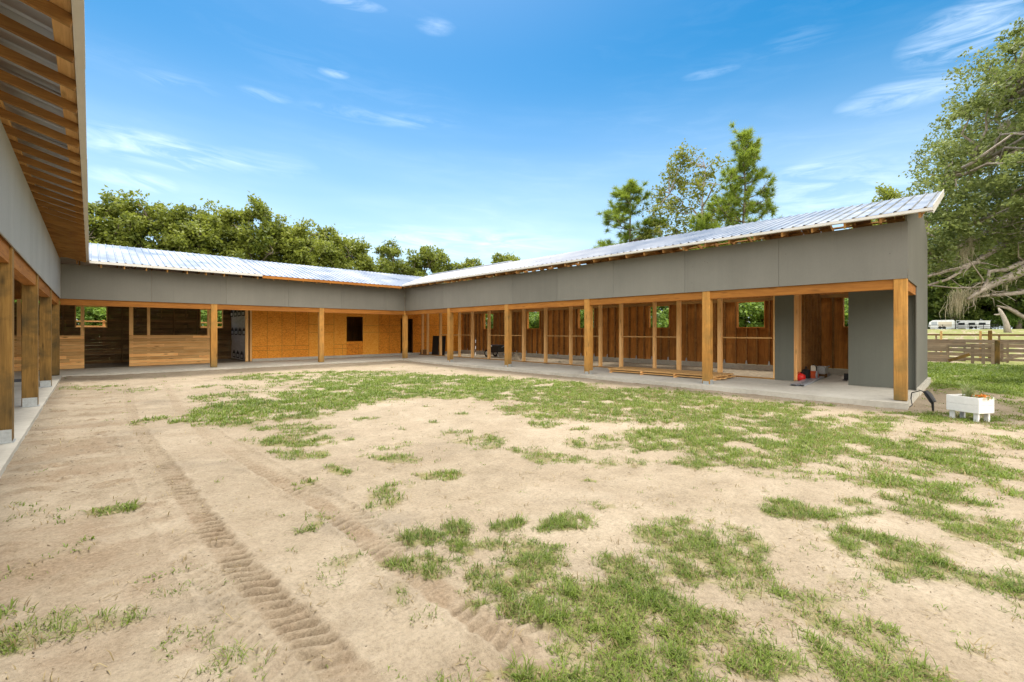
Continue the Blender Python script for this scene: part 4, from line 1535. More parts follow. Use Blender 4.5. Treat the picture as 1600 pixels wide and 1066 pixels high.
# (x, y, height) of the row behind the back roof, measured from the photograph
for i, (px, top) in enumerate(ROW):
    t = (px - 800) / 689.4
    dx, dy = _s + t * _c, _c - t * _s
    Yr = 47 + rr.uniform(-2.0, 2.0)
    zc = Yr / dy
    h = 1.5 + (517.9 - top) * zc / 689.4 - YARD_Z + 0.0
    x = dx * zc
    lab = '%s broadleaf tree from the left eave in the row behind the rear roof' % ords[i]
    if i == 0: lab = 'broadleaf tree mostly hidden by the left eave, behind the rear roof'
    if i == 12: lab = 'last low broadleaf tree on the right of the row, peeping over the far roof'
    place_tree('broadleaf_tree', 'row%d' % (i % 4), row_builder(100 + i % 4), M['leaf_row'], M['bark'], lab, 'tree',
               (x, Yr, YARD_Z), rr.uniform(0, 6.28), (1.0, 1.0, h / 12.0), 'trees in a row behind the barn')
# understorey just outside the back windows
for i, (x, y, s) in enumerate(((-6.5, 35.5, 1.0), (-3.6, 36.4, 1.1), (-0.8, 38.0, 1.15), (2.0, 36.5, 0.9), (4.6, 35.0, 1.05), (7.5, 36.0, 1.2), (10.5, 37.0, 1.2))):
    place_tree('bush', 'bush%d' % (i % 2), (lambda sd: (lambda: make_tree(sd, 4.2, 2.1, 0.3, 40, 260, 0.10, 0.07, 0.7, 0.2)))(300 + i % 2), M['leaf_bush'], M['bark'],
               'leafy green bush behind the rear wing, %s from the left' % ords[i], 'bush', (x, y, gz(x, y)), i * 1.3, (s, s, s), 'bushes behind the rear wing')
# bushes seen through the square openings of the right wing
for i, (x, y, s) in enumerate(((26.4, 3.9, 0.9), (25.0, 6.4, 1.0), (25.8, 8.6, 1.15), (25.2, 11.8, 1.0), (26.2, 14.8, 1.2), (25.0, 18.0, 1.0), (25.8, 21.4, 1.15), (25.0, 25.0, 1.1), (25.6, 28.5, 1.1))):
    place_tree('bush', 'bush%d' % (i % 2), None, M['leaf_bush'], M['bark'],
               'sunlit green bush behind the right wing, %s from its near end' % ords[i], 'bush', (x, y, gz(x, y)), i * 2.1, (s, s, s), 'bushes behind the right wing')


for i, y in enumerate((-13, -9, -5.5, -2, 1.5, 5, 8.5, 12, 15.5)):
    place_tree('bush', 'bush%d' % (i % 2), None, M['leaf_wood'], M['bark'],
               'dark undergrowth bush along the wood edge behind the trailers, %s from the right' % ords[i], 'bush', (157 + 2 * (i % 2), y, gz(157, y) - 0.8), i * 1.1, (1.5, 1.5, 1.35), 'undergrowth behind the trailers')


def pine_builder(seed, H, cb, spread, n_whorl):
    def f():
        rs = np.random.RandomState(seed)
        mb = MB()
        tr = curve((0, 0, -0.2), (0.2, 0.1, H - .5), rs, 0, 8, 0.008)
        mb.tube(tr, [0.20 * (1 - .88 * i / 8) for i in range(9)], 8)
        trunk = np.array(tr)
        tufts = []
        for w in range(n_whorl):
            t = cb + (1 - cb) * (w + 0.5) / n_whorl
            f_ = t * 8
            i0 = min(7, int(f_))
            st = trunk[i0] + (trunk[i0 + 1] - trunk[i0]) * (f_ - i0)
            frac = (w + .5) / n_whorl
            ln0 = spread * (1.0 - frac) ** 0.75 + 0.35
            for b in range(rs.randint(2, 5)):
                a = rs.uniform(0, 6.28)
                ln = ln0 * rs.uniform(0.55, 1.1)
                e = st + np.array([math.cos(a) * ln, math.sin(a) * ln, ln * rs.uniform(0.25, 0.75)])
                pts = curve(st, e, rs, -0.10, 4, 0.04)
                mb.tube(pts, [0.05, 0.04, 0.03, 0.022, 0.012], 5)
                d = (e - pts[-2]) / np.linalg.norm(e - pts[-2])
                tufts.append((e, d))
                for q in range(int(4 + ln * 3.0)):
                    u = rs.uniform(0.4, 0.97)
                    j = min(3, int(u * 4))
                    p = pts[j] + (pts[j + 1] - pts[j]) * (u * 4 - j)
                    off = rs.normal(0, 0.36, 3) + np.array([0, 0, 0.18])
                    e2 = p + off
                    mb.tube([p, (p + e2) / 2, e2], [0.018, 0.014, 0.008], 4)
                    tufts.append((e2, off / np.linalg.norm(off)))
        tufts.append((trunk[-1] + np.array([0, 0, .3]), np.array([0, 0, 1.])))
        Vs, Fs, o = [], [], 0
        for e, d in tufts:
            k = 85
            v = rs.normal(0, 1, (k, 3)) * 0.85 + d * 0.7 + np.array([0, 0, .2])
            v /= np.linalg.norm(v, axis=1)[:, None]
            L = rs.uniform(0.25, 0.55, k)[:, None]
            base = e - d * rs.uniform(0, 0.25, k)[:, None]
            sd = np.cross(v, rs.normal(0, 1, (k, 3)))
            sd /= np.linalg.norm(sd, axis=1)[:, None]
            V = np.empty((k, 3, 3))
            V[:, 0] = base - sd * 0.016
            V[:, 1] = base + sd * 0.016
            V[:, 2] = base + v * L
            Vs.append(V.reshape(-1, 3))
            Fs.append(np.arange(k * 3, dtype=np.int32).reshape(-1, 3) + o)
            o += k * 3
        return mb, np.concatenate(Vs), np.concatenate(Fs)
    return f


place_tree('pine_tree', 'pineA', pine_builder(21, 14.6, 0.26, 3.3, 19), M['needle'], M['bark'], 'shorter pine standing left of the sparse tree above the long roof', 'tree', (34.0, 20.6, YARD_Z), 0.4, (1.3, 1.3, 1))
place_tree('pine_tree', 'pineB', pine_builder(35, 15.9, 0.30, 3.3, 21), M['needle'], M['bark'], 'tallest pine on the right of the group above the long roof', 'tree', (34.0, 11.3, YARD_Z), 2.4, (1, 1, 1))
place_tree('pine_tree', 'pineC', pine_builder(52, 9.6, 0.3, 2.6, 15), M['needle'], M['bark'], 'small pale green young pine in front of the sparse tree above the long roof', 'tree', (31.5, 12.9, YARD_Z), 1.0, (1, 1, 1))
place_tree('sweetgum_tree', 'gum', lambda: make_tree(63, 17.4, 4.3, 4.5, 130, 75, 0.13, 0.2, 0.85, 0.8, 0.0), M['leaf_gum'], M['pale_bark'], 'tall sparse broadleaf tree between two pines above the long roof', 'tree', (36.0, 16.2, YARD_Z), 0.3, (1, 1, 1))
place_tree('broadleaf_tree', 'row1', None, M['leaf_row'], M['bark'], 'broadleaf tree whose top just shows above the near end of the long roof', 'tree', (55.0, 5.6, YARD_Z), 0.7, (1.1, 1.1, 1.28))

# dark wood beyond the pasture
for i, (x, y, s) in enumerate(((84, 9.5, 1.0), (90, 5.0, 1.15), (82, 2.2, 0.95), (92, -1.5, 1.2), (84, -4.6, 1.05), (95, -8.5, 1.2), (88, -11.5, 1.1), (100, 12.5, 1.25), (104, 1.5, 1.4), (104, -5, 1.4))):
    x += 72
    s *= 1.55
    pos = ['behind the white trailers', 'over the left trailer', 'behind the trailer roofs', 'right of the trailers', 'behind the pale leaning trunk', 'at the right picture edge', 'past the right picture edge', 'hidden behind the end wall', 'in the second rank behind the trailers', 'in the second rank to the right'][i]
    place_tree('woodland_tree', 'wood%d' % (i % 3), (lambda sd: (lambda: make_tree(sd, 13.0, 4.6, 0.8, 95, 250, 0.24, 0.3, 1.25, 0.5)))(500 + i % 3), M['leaf_wood'], M['bark'],
               'dark leafy woodland tree %s' % pos, 'tree', (x, y * 1.55, gz(x, y)), i * 1.7, (s, s, s), 'woodland trees beyond the pasture')

# ---------------- the live oak on the right: trunk outside the picture, crown and bare limbs inside
OX, OY = 27.5, -7.5
oak = thing('live_oak', 'big live oak spreading its crown and long bare limbs in from the right', 'tree', (OX, OY, gz(OX, OY)))
rs = np.random.RandomState(77)
mb = MB()
og = gz(OX, OY)
mb.tube([(OX, OY, og - .2), (OX - .1, OY, og + 1.2), (OX - .15, OY + .1, og + 2.6), (OX, OY + .2, og + 4.2)], [0.85, 0.62, 0.55, 0.5], 12)
mb.tube([(OX, OY + .2, og + 4.2), (OX + .4, OY + .5, 7.0), (OX + .2, OY + .8, 10.0), (OX - .3, OY + 1.2, 13.0)], [0.48, 0.36, 0.24, 0.10], 9)


def ray(px, py, X):
    t = (px - 800) / 689.4
    dx, dy = _s + t * _c, _c - t * _s
    k = X / dx
    return (X, k * dy, 1.5 + (517.9 - py) * k / 689.4)


limb_pts = []


def limb(pts, r0, r1, n=7):
    k = len(pts)
    mb.tube(pts, [r0 + (r1 - r0) * (i / (k - 1)) ** 0.8 for i in range(k)], n)
    limb_pts.extend([np.array(p) for p in pts])


start = (OX - .1, OY + .3, og + 3.6)
L1 = [start, ray(1640, 330, 25.5), ray(1600, 354, 24.8), ray(1585, 366, 24.4), ray(1565, 385, 23.9), ray(1548, 394, 23.4), ray(1522, 411, 22.8), ray(1500, 419, 22.3), ray(1475, 424, 21.8), ray(1450, 432, 21.4)]
limb(L1, 0.20, 0.045)
limb([ray(1512, 417, 22.5), ray(1502, 424, 22.2), ray(1480, 437, 21.8), ray(1450, 446, 21.4)], 0.07, 0.035)
L2 = [start, ray(1625, 300, 25.8), ray(1590, 330, 25.0), ray(1575, 350, 24.6), ray(1560, 359, 24.2), ray(1545, 360, 23.8), ray(1525, 374, 23.2), ray(1500, 385, 22.6), ray(1475, 392, 22.0), ray(1456, 397, 21.6)]
limb(L2, 0.17, 0.03)
limb([ray(1487, 390, 22.2), ray(1480, 398, 22.0), ray(1472, 406, 21.8)], 0.04, 0.02, 5)
L3 = [start, ray(1650, 395, 24.5), ray(1600, 421, 23.6), ray(1585, 430, 23.3), ray(1560, 440, 22.9), ray(1545, 447, 22.6), ray(1530, 456, 22.3), ray(1512, 468, 22.0)]
limb(L3, 0.26, 0.05)
limb([ray(1600, 408, 23.6), ray(1572, 422, 23.0), ray(1546, 424, 22.7), ray(1543, 440, 22.6), ray(1535, 452, 22.4), ray(1522, 460, 22.2)], 0.09, 0.03)
limb([ray(1610, 455, 23.8), ray(1575, 460, 23.2), ray(1545, 462, 22.8), ray(1525, 464, 22.4)], 0.09, 0.03)
limb([ray(1640, 515, 24.5), ray(1600, 496, 24.0), ray(1575, 482, 23.5), ray(1558, 478, 23.1)], 0.10, 0.03)
limb([ray(1600, 300, 25.0), ray(1575, 322, 24.5), ray(1558, 330, 24.1), ray(1545, 336, 23.8)], 0.15, 0.05)
limb([ray(1600, 335, 25.0), ray(1585, 338, 24.6)], 0.06, 0.03, 5)
limb([ray(1545, 345, 23.8), ray(1518, 350, 23.2), ray(1480, 352, 22.4), ray(1448, 362, 21.6)], 0.07, 0.02, 5)
limb([ray(1600, 230, 26.0), ray(1560, 245, 25.0), ray(1520, 262, 24.0), ray(1480, 275, 23.0)], 0.15, 0.03)
limb([ray(1640, 160, 27.0), ray(1595, 150, 26.4), ray(1565, 158, 25.8)], 0.14, 0.03)
# twiggy growth
for i in range(60):
    a = limb_pts[rs.randint(8, len(limb_pts))]
    b = a + rs.normal(0, 1, 3) * np.array([.6, .9, .5]) + np.array([0, .5, -.1])
    mb.tube(curve(a, b, rs, 0.05, 3, 0.08), [0.025, 0.02, 0.014, 0.008], 4)
# crown clumps: a broad dome over the trunk
Cc = []
tries = 0
cen = np.array([OX - 0.4, OY + 0.6, 7.8])
rad = np.array([7.2, 9.2, 9.0])
while len(Cc) < 330 and tries < 30000:
    tries += 1
    p = rs.normal(0, 1, 3)
    p /= np.linalg.norm(p)
    r = rs.uniform(0.45, 1.0) ** 0.55
    q = cen + p * r * rad
    if q[2] < 5.0 + 0.6 * rs.uniform():
        continue
    if q[1] > 0.9 and q[2] < 3.5:
        continue
    if q[1] < -11:
        continue
    zc_ = q[0] * _s + q[1] * _c
    pxx = 800 + 689.4 * (q[0] * _c - q[1] * _s) / zc_
    pyy = 517.9 - 689.4 * (q[2] - 1.5) / zc_
    # uneven outer edge of the crown, as in the photograph
    if pxx - 26 < np.interp(pyy, [0, 40, 100, 150, 190, 265, 300, 420], [1640, 1580, 1500, 1466, 1450, 1420, 1418, 1440]):
        continue
    if all(np.linalg.norm(q - d) > 0.66 for d in Cc):
        Cc.append(q)
# lower sprays hanging beside the limbs
for (px, py, X) in ((1475, 318, 22.2), (1500, 330, 22.6), (1530, 318, 23.2), (1560, 300, 23.8), (1590, 300, 24.5), (1455, 345, 21.6), (1478, 345, 22.0), (1515, 345, 22.8), (1460, 372, 21.5), (1452, 395, 21.4), (1465, 410, 21.6), (1545, 412, 23.0), (1580, 395, 23.6), (1595, 380, 24.0), (1600, 440, 24.0), (1500, 305, 22.7), (1445, 300, 21.5), (1470, 295, 22.0), (1452, 272, 22.4), (1480, 250, 23.2), (1510, 235, 23.8), (1460, 380, 21.9), (1490, 360, 22.4), (1585, 345, 24.3), (1570, 372, 23.8), (1520, 392, 23.0)):
    Cc.append(np.array(ray(px, py, X)))
A = np.array(limb_pts + [np.array((OX + .2, OY + .6, z)) for z in (6, 8, 10, 12)])
Ps = []
for c in Cc:
    s = A[np.argmin(np.linalg.norm(A - c, axis=1))]
    mb.tube(curve(s, c, rs, 0.05, 4, 0.06), [0.07, 0.055, 0.04, 0.025, 0.012], 5)
    k = int(520 * rs.uniform(0.55, 1.4))
    rr_ = 1.0 * rs.uniform(0.6, 1.25)
    nt = 14
    tw = c + ball(rs, nt, .7) * rr_
    pick = rs.randint(0, nt, k)
    Ps.append(tw[pick] + rs.normal(0, rr_ * 0.15, (k, 3)) * np.array([1, 1, .75]))
mb.build('trunk', M['pale_bark'], oak, smooth=True)
P = np.concatenate(Ps) - np.array([OX, OY, og])
V, F = leaf_quads(P, np.full(len(P), 0.068), rs)
link_mesh('crown', np_mesh('crown', V, F), M['leaf_oak'], oak)
# hanging moss
mv, mf, o_ = [], [], 0
for (px, py, X, n_, ln) in ((1495, 458, 22.1, 90, 0.95), (1503, 457, 22.2, 90, 0.6), (1516, 455, 22.3, 90, 0.45), (1530, 452, 22.5, 50, 0.3), (1491, 468, 22.0, 60, 0.75), (1570, 434, 23.0, 50, 0.4), (1508, 372, 22.8, 140, 0.9), (1502, 392, 22.5, 120, 0.8), (1570, 205, 25.6, 240, 1.2), (1575, 190, 25.8, 160, 1.0), (1552, 300, 24.0, 60, .5)):
    c = np.array(ray(px, py, X)) - np.array([OX, OY, og])
    p = c + rs.normal(0, 1, (n_, 3)) * np.array([.14, .12, .09])
    L = ln * rs.uniform(0.3, 1.0, n_)
    w = rs.uniform(0.0015, 0.0045, n_)
    an = rs.uniform(0, 3.14, n_)
    V = np.empty((n_, 5, 3))
    dx, dy = np.cos(an) * w * 2, np.sin(an) * w * 2
    sway = rs.normal(0, 0.07, (n_, 2))
    V[:, 0] = p + np.stack([-dx, -dy, 0 * w], 1)
    V[:, 1] = p + np.stack([dx, dy, 0 * w], 1)
    V[:, 2] = p + np.stack([sway[:, 0] - dx, sway[:, 1] - dy, -L * .55], 1)
    V[:, 3] = p + np.stack([sway[:, 0] + dx, sway[:, 1] + dy, -L * .55], 1)
    V[:, 4] = p + np.stack([sway[:, 0] * .6, sway[:, 1] * .6, -L], 1)
    mv.append(V.reshape(-1, 3))
    k = np.arange(n_, dtype=np.int32)[:, None] * 5
    mf.append(np.concatenate([k + np.array([[0, 1, 3]]), k + np.array([[0, 3, 2]]), k + np.array([[2, 3, 4]])], 1).reshape(-1, 3) + o_)
    o_ += n_ * 5
link_mesh('hanging_moss', np_mesh('hanging_moss', np.concatenate(mv), np.concatenate(mf)), M['moss'], oak)

# leaning pale trunk on the pasture edge
t0 = ray(1575, 517, 108)
sn = thing('dead_tree', 'pale leaning broken trunk at the edge of the bright pasture', 'tree', (t0[0], t0[1], gz(t0[0], t0[1])))
b = np.array((t0[0], t0[1], gz(t0[0], t0[1]) - .3))
mb = MB()
up = lambda px, py: np.array(ray(px, py, 108))
mb.tube([b, up(1572, 505), up(1568, 495), up(1563, 486), up(1560, 481)], [0.50, 0.36, 0.30, 0.24, 0.08], 8)
mb.tube([up(1565, 491), up(1558, 492), up(1553, 491.5)], [0.16, 0.13, 0.06], 6)
mb.build('trunk', M['pale_bark'], sn, smooth=True)

# ------------------------------------------------------------------ trailers and far fence
def trailer(x, y0, y1, zb, zt, label, tan):
    t = thing('travel_trailer', label, 'trailer', (x, (y0 + y1) / 2, zb))
    h = zt - zb
    pts = [(y0, zb + .12), (y1 - .3, zb + .12), (y1, zb + .6), (y1 - .1, zt - .55), (y1 - .7, zt - .05), (y0 + .3, zt), (y0, zt - .25)]
    MB().prism(pts, 'x', x, x + 2.4).build('body', M['trailer_white'], t, bevel=0.06)
    if tan:
        MB().box(x - 0.02, x - 0.004, y0 + .5, y1 - 1.7, zb + .6, zt - .45).build('side_panel', M['trailer_tan'], t)
        MB().box(x - 0.02, x - 0.004, y1 - 1.5, y1 - .5, zb + 1.0, zt - .4).build('window', M['grey_steel'], t)
    else:
        for i in range(3):
            a = y0 + .7 + i * 1.7
            MB().box(x - 0.02, x - 0.004, a, a + 1.1, zb + .95, zt - .45).build('window', M['dark_glass'], t)
    for yy in (y0 + (y1 - y0) * .4, y0 + (y1 - y0) * .55):
        MB().prism([(yy + .34 * math.cos(a), zb + .34 + .34 * math.sin(a)) for a in [k * math.pi / 7 for k in range(14)]], 'x', x - 0.03, x + .2).build('wheel', M['black_rubber'], t)
    return t


zb = 2.05
trailer(147, 3.1, 7.6, zb, 4.2, 'white travel trailer with a tan side panel at the left end of the pasture edge', True)
trailer(151, -2.6, 2.9, zb, 4.0, 'long white trailer with dark windows, right of the tan panelled one', False)
t = thing('carport', 'low carport with a flat white roof in front of the long trailer', 'carport', (147, 0.3, zb))
MB().prism([(-2.6, 3.75), (2.9, 3.95), (2.9, 4.05), (-2.6, 3.9)], 'x', 146, 149.5).build('roof', M['trailer_white'], t)
for yy in (-2.4, -0.6, 1.2, 2.8):
    MB().box(146.1, 146.22, yy, yy + 0.1, zb, 3.85).build('post', M['trailer_white'], t, loc=(146.1, yy, zb))


def fence(name, label, cat, x, y0, y1, zs, post_dy, ph, rail_mat, post_mat, rh=0.09, group=None, z0=None, th=0.03, pw=0.09, wav=0.0):
    g0 = gz(x, (y0 + y1) / 2) if z0 is None else z0
    t = thing(name, label, cat, (x, y0, g0), group)
    n_ = max(1, int(round((y1 - y0) / post_dy)))
    rr = random.Random(int(x * 7 + y0 * 3))
    for z in zs:
        mb = MB()
        for i in range(n_):
            a, b = y0 + (y1 - y0) * i / n_, y0 + (y1 - y0) * (i + 1) / n_
            za, zb_ = g0 + z + rr.uniform(-wav, wav), g0 + z + rr.uniform(-wav, wav)
            mb.bar((x - 0.0, a + .005, za), (x - 0.0, b - .005, zb_), th, rh * rr.uniform(0.85, 1.15))
        mb.build('rail', rail_mat, t)
    for i in range(n_ + 1):
        yy = y0 + (y1 - y0) * i / n_
        MB().box(x + th / 2 + .002, x + th / 2 + pw, yy - pw / 2, yy + pw / 2, g0 - .2, g0 + ph).build('post', post_mat, t, loc=(x, yy, g0))
    return t


fence('rail_fence', 'dark rail fence far off in front of the white trailers', 'fence', 138, -3.5, 9.0, (0.5, 0.95), 2.2, 1.1, M['black_plastic'], M['black_plastic'], 0.12)
# long paddock fence with its dark top rail
fence('paddock_fence', 'long grey board fence with a dark top rail along the pasture', 'fence', 37.5, -14.0, 12.0, (0.25, 0.52, 0.79, 1.05), 2.6, 1.38, M['old_plank'], M['old_plank'], 0.20)
t = thing('top_rail', 'dark straight rail lying along the top of the long board fence', 'rail', (37.45, -14, 1.3))
MB().box(37.40, 37.47, -14.0, 12.0, 1.24, 1.34).build('rail', M['dark_board_y'], t)
# pens
fence('plank_fence', 'stack of reddish brown horizontal planks forming the pen beside the end wall', 'fence', 32.0, 0.95, 4.5, (0.10, 0.28, 0.46, 0.66, 0.84), 1.75, 0.95, M['old_plank'], M['old_plank'], 0.13, wav=0.02)
fence('plank_fence', 'second line of grey planks standing behind the reddish pen planks', 'fence', 34.2, -1.2, 5.0, (0.12, 0.36, 0.60, 0.84, 1.06), 1.55, 1.15, M['old_plank'], M['old_plank'], 0.19, wav=0.03)
g0 = gz(32, 0.5)
t = thing('pen_hurdle', 'old wooden hurdle with one slanting board leaning across it', 'hurdle', (32.0, 0.1, g0))
MB().box(31.98, 32.02, 0.12, 0.93, g0 + .62, g0 + .76).box(31.98, 32.02, 0.12, 0.93, g0 + .80, g0 + .93).build('rail', M['old_plank'], t)
MB().bar((31.95, 0.90, g0 + .10), (31.95, 0.14, g0 + .46), .03, .15).build('brace', M['post_old'], t)
MB().box(32.03, 32.10, 0.88, 0.94, g0, g0 + .98).build('post', M['old_plank'], t)
t = thing('pen_hurdle', 'dark wooden hurdle with three uprights next to the farm gate post', 'hurdle', (32.2, -0.3, g0))
for z in (.12, .36, .58, .78):
    MB().box(32.18, 32.21, -0.68, 0.10, g0 + z, g0 + z + .14).build('rail', M['old_plank'], t)
for yy in (0.05, -0.32, -0.64):
    MB().box(32.10, 32.17, yy - .06, yy + .06, g0 - .05, g0 + 1.0).build('upright', M['old_plank'], t)
t = thing('gate_post', 'thick weathered gate post at the left of the farm gate', 'post', (32.2, -.8, g0))
MB().box(32.10, 32.28, -0.88, -0.70, g0 - .2, g0 + 1.18).build('post', M['post_old'], t, bevel=.01)
t = thing('farm_gate', 'weathered wooden farm gate with a long diagonal brace', 'gate', (32.2, -0.9, g0))
for z in (.18, .66, 1.0):
    MB().box(32.18, 32.22, -4.2, -0.9, g0 + z, g0 + z + .11).build('rail', M['old_plank'], t)
for yy in (-0.95, -4.2):
    MB().box(32.225, 32.27, yy - .05, yy + .05, g0 + .12, g0 + 1.12).build('upright', M['old_plank'], t)
MB().bar((32.15, -0.95, g0 + .22), (32.15, -3.2, g0 + 1.06), .04, .11).build('brace', M['old_plank'], t)
for i, (px, X) in enumerate(((1470.5, 36.5), (1532, 36.5))):
    q = ray(px, 528, X)
    z0 = gz(q[0], q[1])
    t = thing('marker_post', ['thin orange marker post rising over the fence near the end wall', 'thin orange marker post rising over the fence left of the dark post'][i], 'post', (q[0], q[1], z0))
    MB().box(q[0], q[0] + .09, q[1] - .05, q[1] + .05, z0, 1.52).build('post', M['pine_z'], t)
q = ray(1547, 528, 35.5)
z0 = gz(q[0], q[1])
t = thing('fence_post', 'thick dark fence post standing between the pens and the pasture', 'post', (q[0], q[1], z0))
MB().box(q[0], q[0] + .15, q[1] - .08, q[1] + .08, z0 - .2, 1.55).build('post', M['post_old'], t, bevel=.01)
# rail fence outside the left back window
t = thing('rail_fence', 'pale wooden rail fence seen through the left opening of the rear wing', 'fence', (0, 31.0, -.1))
for z in (1.72, 1.98):
    MB().box(-6, 6, 31.0, 31.04, z, z + .07).build('rail', M['pine_x'], t)
for xx in (-4.2, -1.9, 0.45, 2.8, 5.2):
    MB().box(xx, xx + .10, 31.045, 31.14, -.3, 2.08).build('post', M['pine_z'], t, loc=(xx, 31, 0))

# ------------------------------------------------------------------ planter
e1 = Vector((0.5, 0.866, 0))
e2 = Vector((0.866, -0.5, 0))
pc = Vector((11.28, -0.06, 0))
pg = gz(11.5, 0.05)
L_, W_ = 0.48, 0.384
pl = thing('planter_box', 'white painted wooden planter box on four short legs with orange flowers', 'planter', (pc.x, pc.y, pg))


def pbox(mb, a0, a1, b0, b1, z0, z1):
    vs = [pc + e1 * a + e2 * b + Vector((0, 0, z)) for z in (z0, z1) for b in (b0, b1) for a in (a0, a1)]
    return mb.add(vs, [(0, 2, 3, 1), (4, 5, 7, 6), (0, 1, 5, 4), (2, 6, 7, 3), (0, 4, 6, 2), (1, 3, 7, 5)])


z0, z1 = pg + 0.155, pg + 0.435
mb = MB()
hh = (z1 - z0) / 2
for i in range(2):
    za, zb_ = z0 + i * hh, z0 + (i + 1) * hh - 0.003
    pbox(mb, 0, L_, 0, 0.022, za, zb_)
    pbox(mb, 0, L_, W_ - 0.022, W_, za, zb_)
    pbox(mb, 0.001, 0.022, 0.0225, W_ - 0.0225, za, zb_)
    pbox(mb, L_ - 0.022, L_ - .001, 0.0225, W_ - 0.0225, za, zb_)
mb.build('box', M['white_paint'], pl, bevel=0.003)
for a in (0.03, L_ - 0.095):
    for b in (0.03, W_ - 0.095):
        pbox(MB(), a, a + 0.065, b, b + 0.045, pg - 0.03, z0 + 0.05).build('leg', M['white_paint'], pl, bevel=0.003)
pbox(MB(), 0.023, L_ - 0.023, 0.023, W_ - 0.023, z0 + .02, z1 - 0.03).build('soil', M['soil'], pl)
ctr = pc + e1 * 0.27 + e2 * 0.2
rs = np.random.RandomState(3)
V, F = blades(np.array([ctr.x] * 4), np.array([ctr.y] * 4), np.array([z1 - .03] * 4), 16, np.full(4, 0.36), np.full(4, 0.011), 0.03, rs, 0.5)
pt = thing('spider_plant', 'pale green plant with long narrow leaves growing in the white planter', 'plant', (ctr.x, ctr.y, z1 - .03))
link_mesh('leaves', np_mesh('leaves', V - np.array([ctr.x, ctr.y, z1 - .03]), F), M['flower_leaf'], pt)
fc = pc + e1 * 0.09 + e2 * 0.2
fp = thing('flowering_plant', 'low plant with orange flowers at the near end of the white planter', 'flowers', (fc.x, fc.y, z1 - .03))
P = np.stack([rs.normal(0, 0.045, 70), rs.normal(0, 0.06, 70), rs.uniform(0.0, 0.065, 70)], 1)
V, F = leaf_quads(P, np.full(70, 0.028), rs)
link_mesh('petals', np_mesh('petals', V, F), M['flower'], fp)
P = np.stack([rs.normal(0, 0.05, 60), rs.normal(0, 0.07, 60), rs.uniform(0.0, 0.04, 60)], 1)
V, F = leaf_quads(P, np.full(60, 0.03), rs)
link_mesh('leaves', np_mesh('leaves', V, F), M['flower_leaf'], fp)

# spot light on its stake, cable back to the slab
sx, sy = 12.24, 0.56
sg = gz(sx, sy)
sp = thing('spot_light', 'small black garden spot light on a stake beside the slab corner', 'lamp', (sx, sy, sg))
MB().tube([(sx, sy, sg - .08), (sx - .01, sy + .01, sg + .12), (sx - .01, sy + .02, sg + .24)], [0.012, 0.022, 0.028], 8).build('stake', M['black_plastic'], sp)
MB().tube([(sx - .02, sy + .00, sg + .20), (sx + .02, sy + .07, sg + .33), (sx + .04, sy + .12, sg + .40)], [0.055, 0.060, 0.045], 10).build('head', M['black_plastic'], sp)
MB().tube([(sx + .04, sy + .12, sg + .38), (sx + .12, sy + .2, sg + .40), (sx + .2, sy + .34, sg + .33), (sx + .3, sy + .36, sg + .2), (sx + .18, sy + .33, sg + .08), (sx + .05, sy + .36, sg + .05)], 0.010, 6).build('cable', M['black_plastic'], sp)

# ------------------------------------------------------------------ things on the porch slab
# two layers of boards on cross sticks
bd = Vector((0.012, -1, 0)).normalized()       # the boards' long direction (towards the camera end)
bs = Vector((1, 0.012, 0)).normalized()
b0 = Vector((13.83, 9.28, 0))
LB = 3.95
layers = [(0.035, 6, 'lower'), (0.109, 6, 'upper')]
nth = ['first', 'second', 'third', 'fourth', 'fifth', 'last']
rr = random.Random(2)
for z, nb, nm in layers:
    for i in range(nb):
        w = 0.185
        o = b0 + bs * (i * 0.20 + rr.uniform(-.006, .006) + (0.03 if nm == 'lower' else 0)) + bd * rr.uniform(-0.03, 0.06)
        p0 = o + Vector((0, 0, z + .019))
        p1 = o + bd * (LB + rr.uniform(-.05, .05)) + Vector((0, 0, z + .019))
        t = thing('pine_board', '%s board from the yard side in the %s layer of the porch stack' % (nth[i], nm), 'board', tuple(p0), 'sawn boards stacked on the porch')
        MB().bar(p0, p1, w, 0.037).build('plank', M['pine_y'], t, bevel=0.002)
for z in (0.001, 0.0745):
    for j, d in enumerate((0.12, 1.35, 2.55, 3.8)):
        p0 = b0 + bd * d + bs * (-0.14) + Vector((0, 0, z + .0165))
        p1 = b0 + bd * d + bs * 1.12 + Vector((0, 0, z + .0165))
        t = thing('cross_stick', '%s cross stick from the far end under the %s layer of stacked boards' % (nth[j], 'lower' if z < .05 else 'upper'), 'stick', tuple(p0), 'cross sticks in the board stack')
        MB().bar(p0, p1, 0.06, 0.033).build('stick', M['pine_x'], t)

# steel channels reaching out of the end room
for i, (dx_, lab) in enumerate(((0.0, 'grey steel channel lying nearest the grey panel on the porch floor'), (-0.17, 'grey steel channel lying on the open side of its twin on the porch floor'))):
    a = Vector((13.95 + i * 0.05, 3.42 + dx_, 0.002))
    b = Vector((18.3, 3.60 + dx_ * .9, 0.002))
    t = thing('steel_channel', lab, 'channel', tuple(a), 'steel channels on the porch')
    d = (b - a).normalized()
    s = Vector((-d.y, d.x, 0))
    mb = MB()
    mb.bar(a + Vector((0, 0, .045)), b + Vector((0, 0, .045)), 0.14, 0.006)
    mb.bar(a + s * .067 + Vector((0, 0, .021)), b + s * .067 + Vector((0, 0, .021)), 0.005, 0.041)
    mb.bar(a - s * .067 + Vector((0, 0, .021)), b - s * .067 + Vector((0, 0, .021)), 0.005, 0.041)
    mb.build('channel', M['grey_steel'], t)

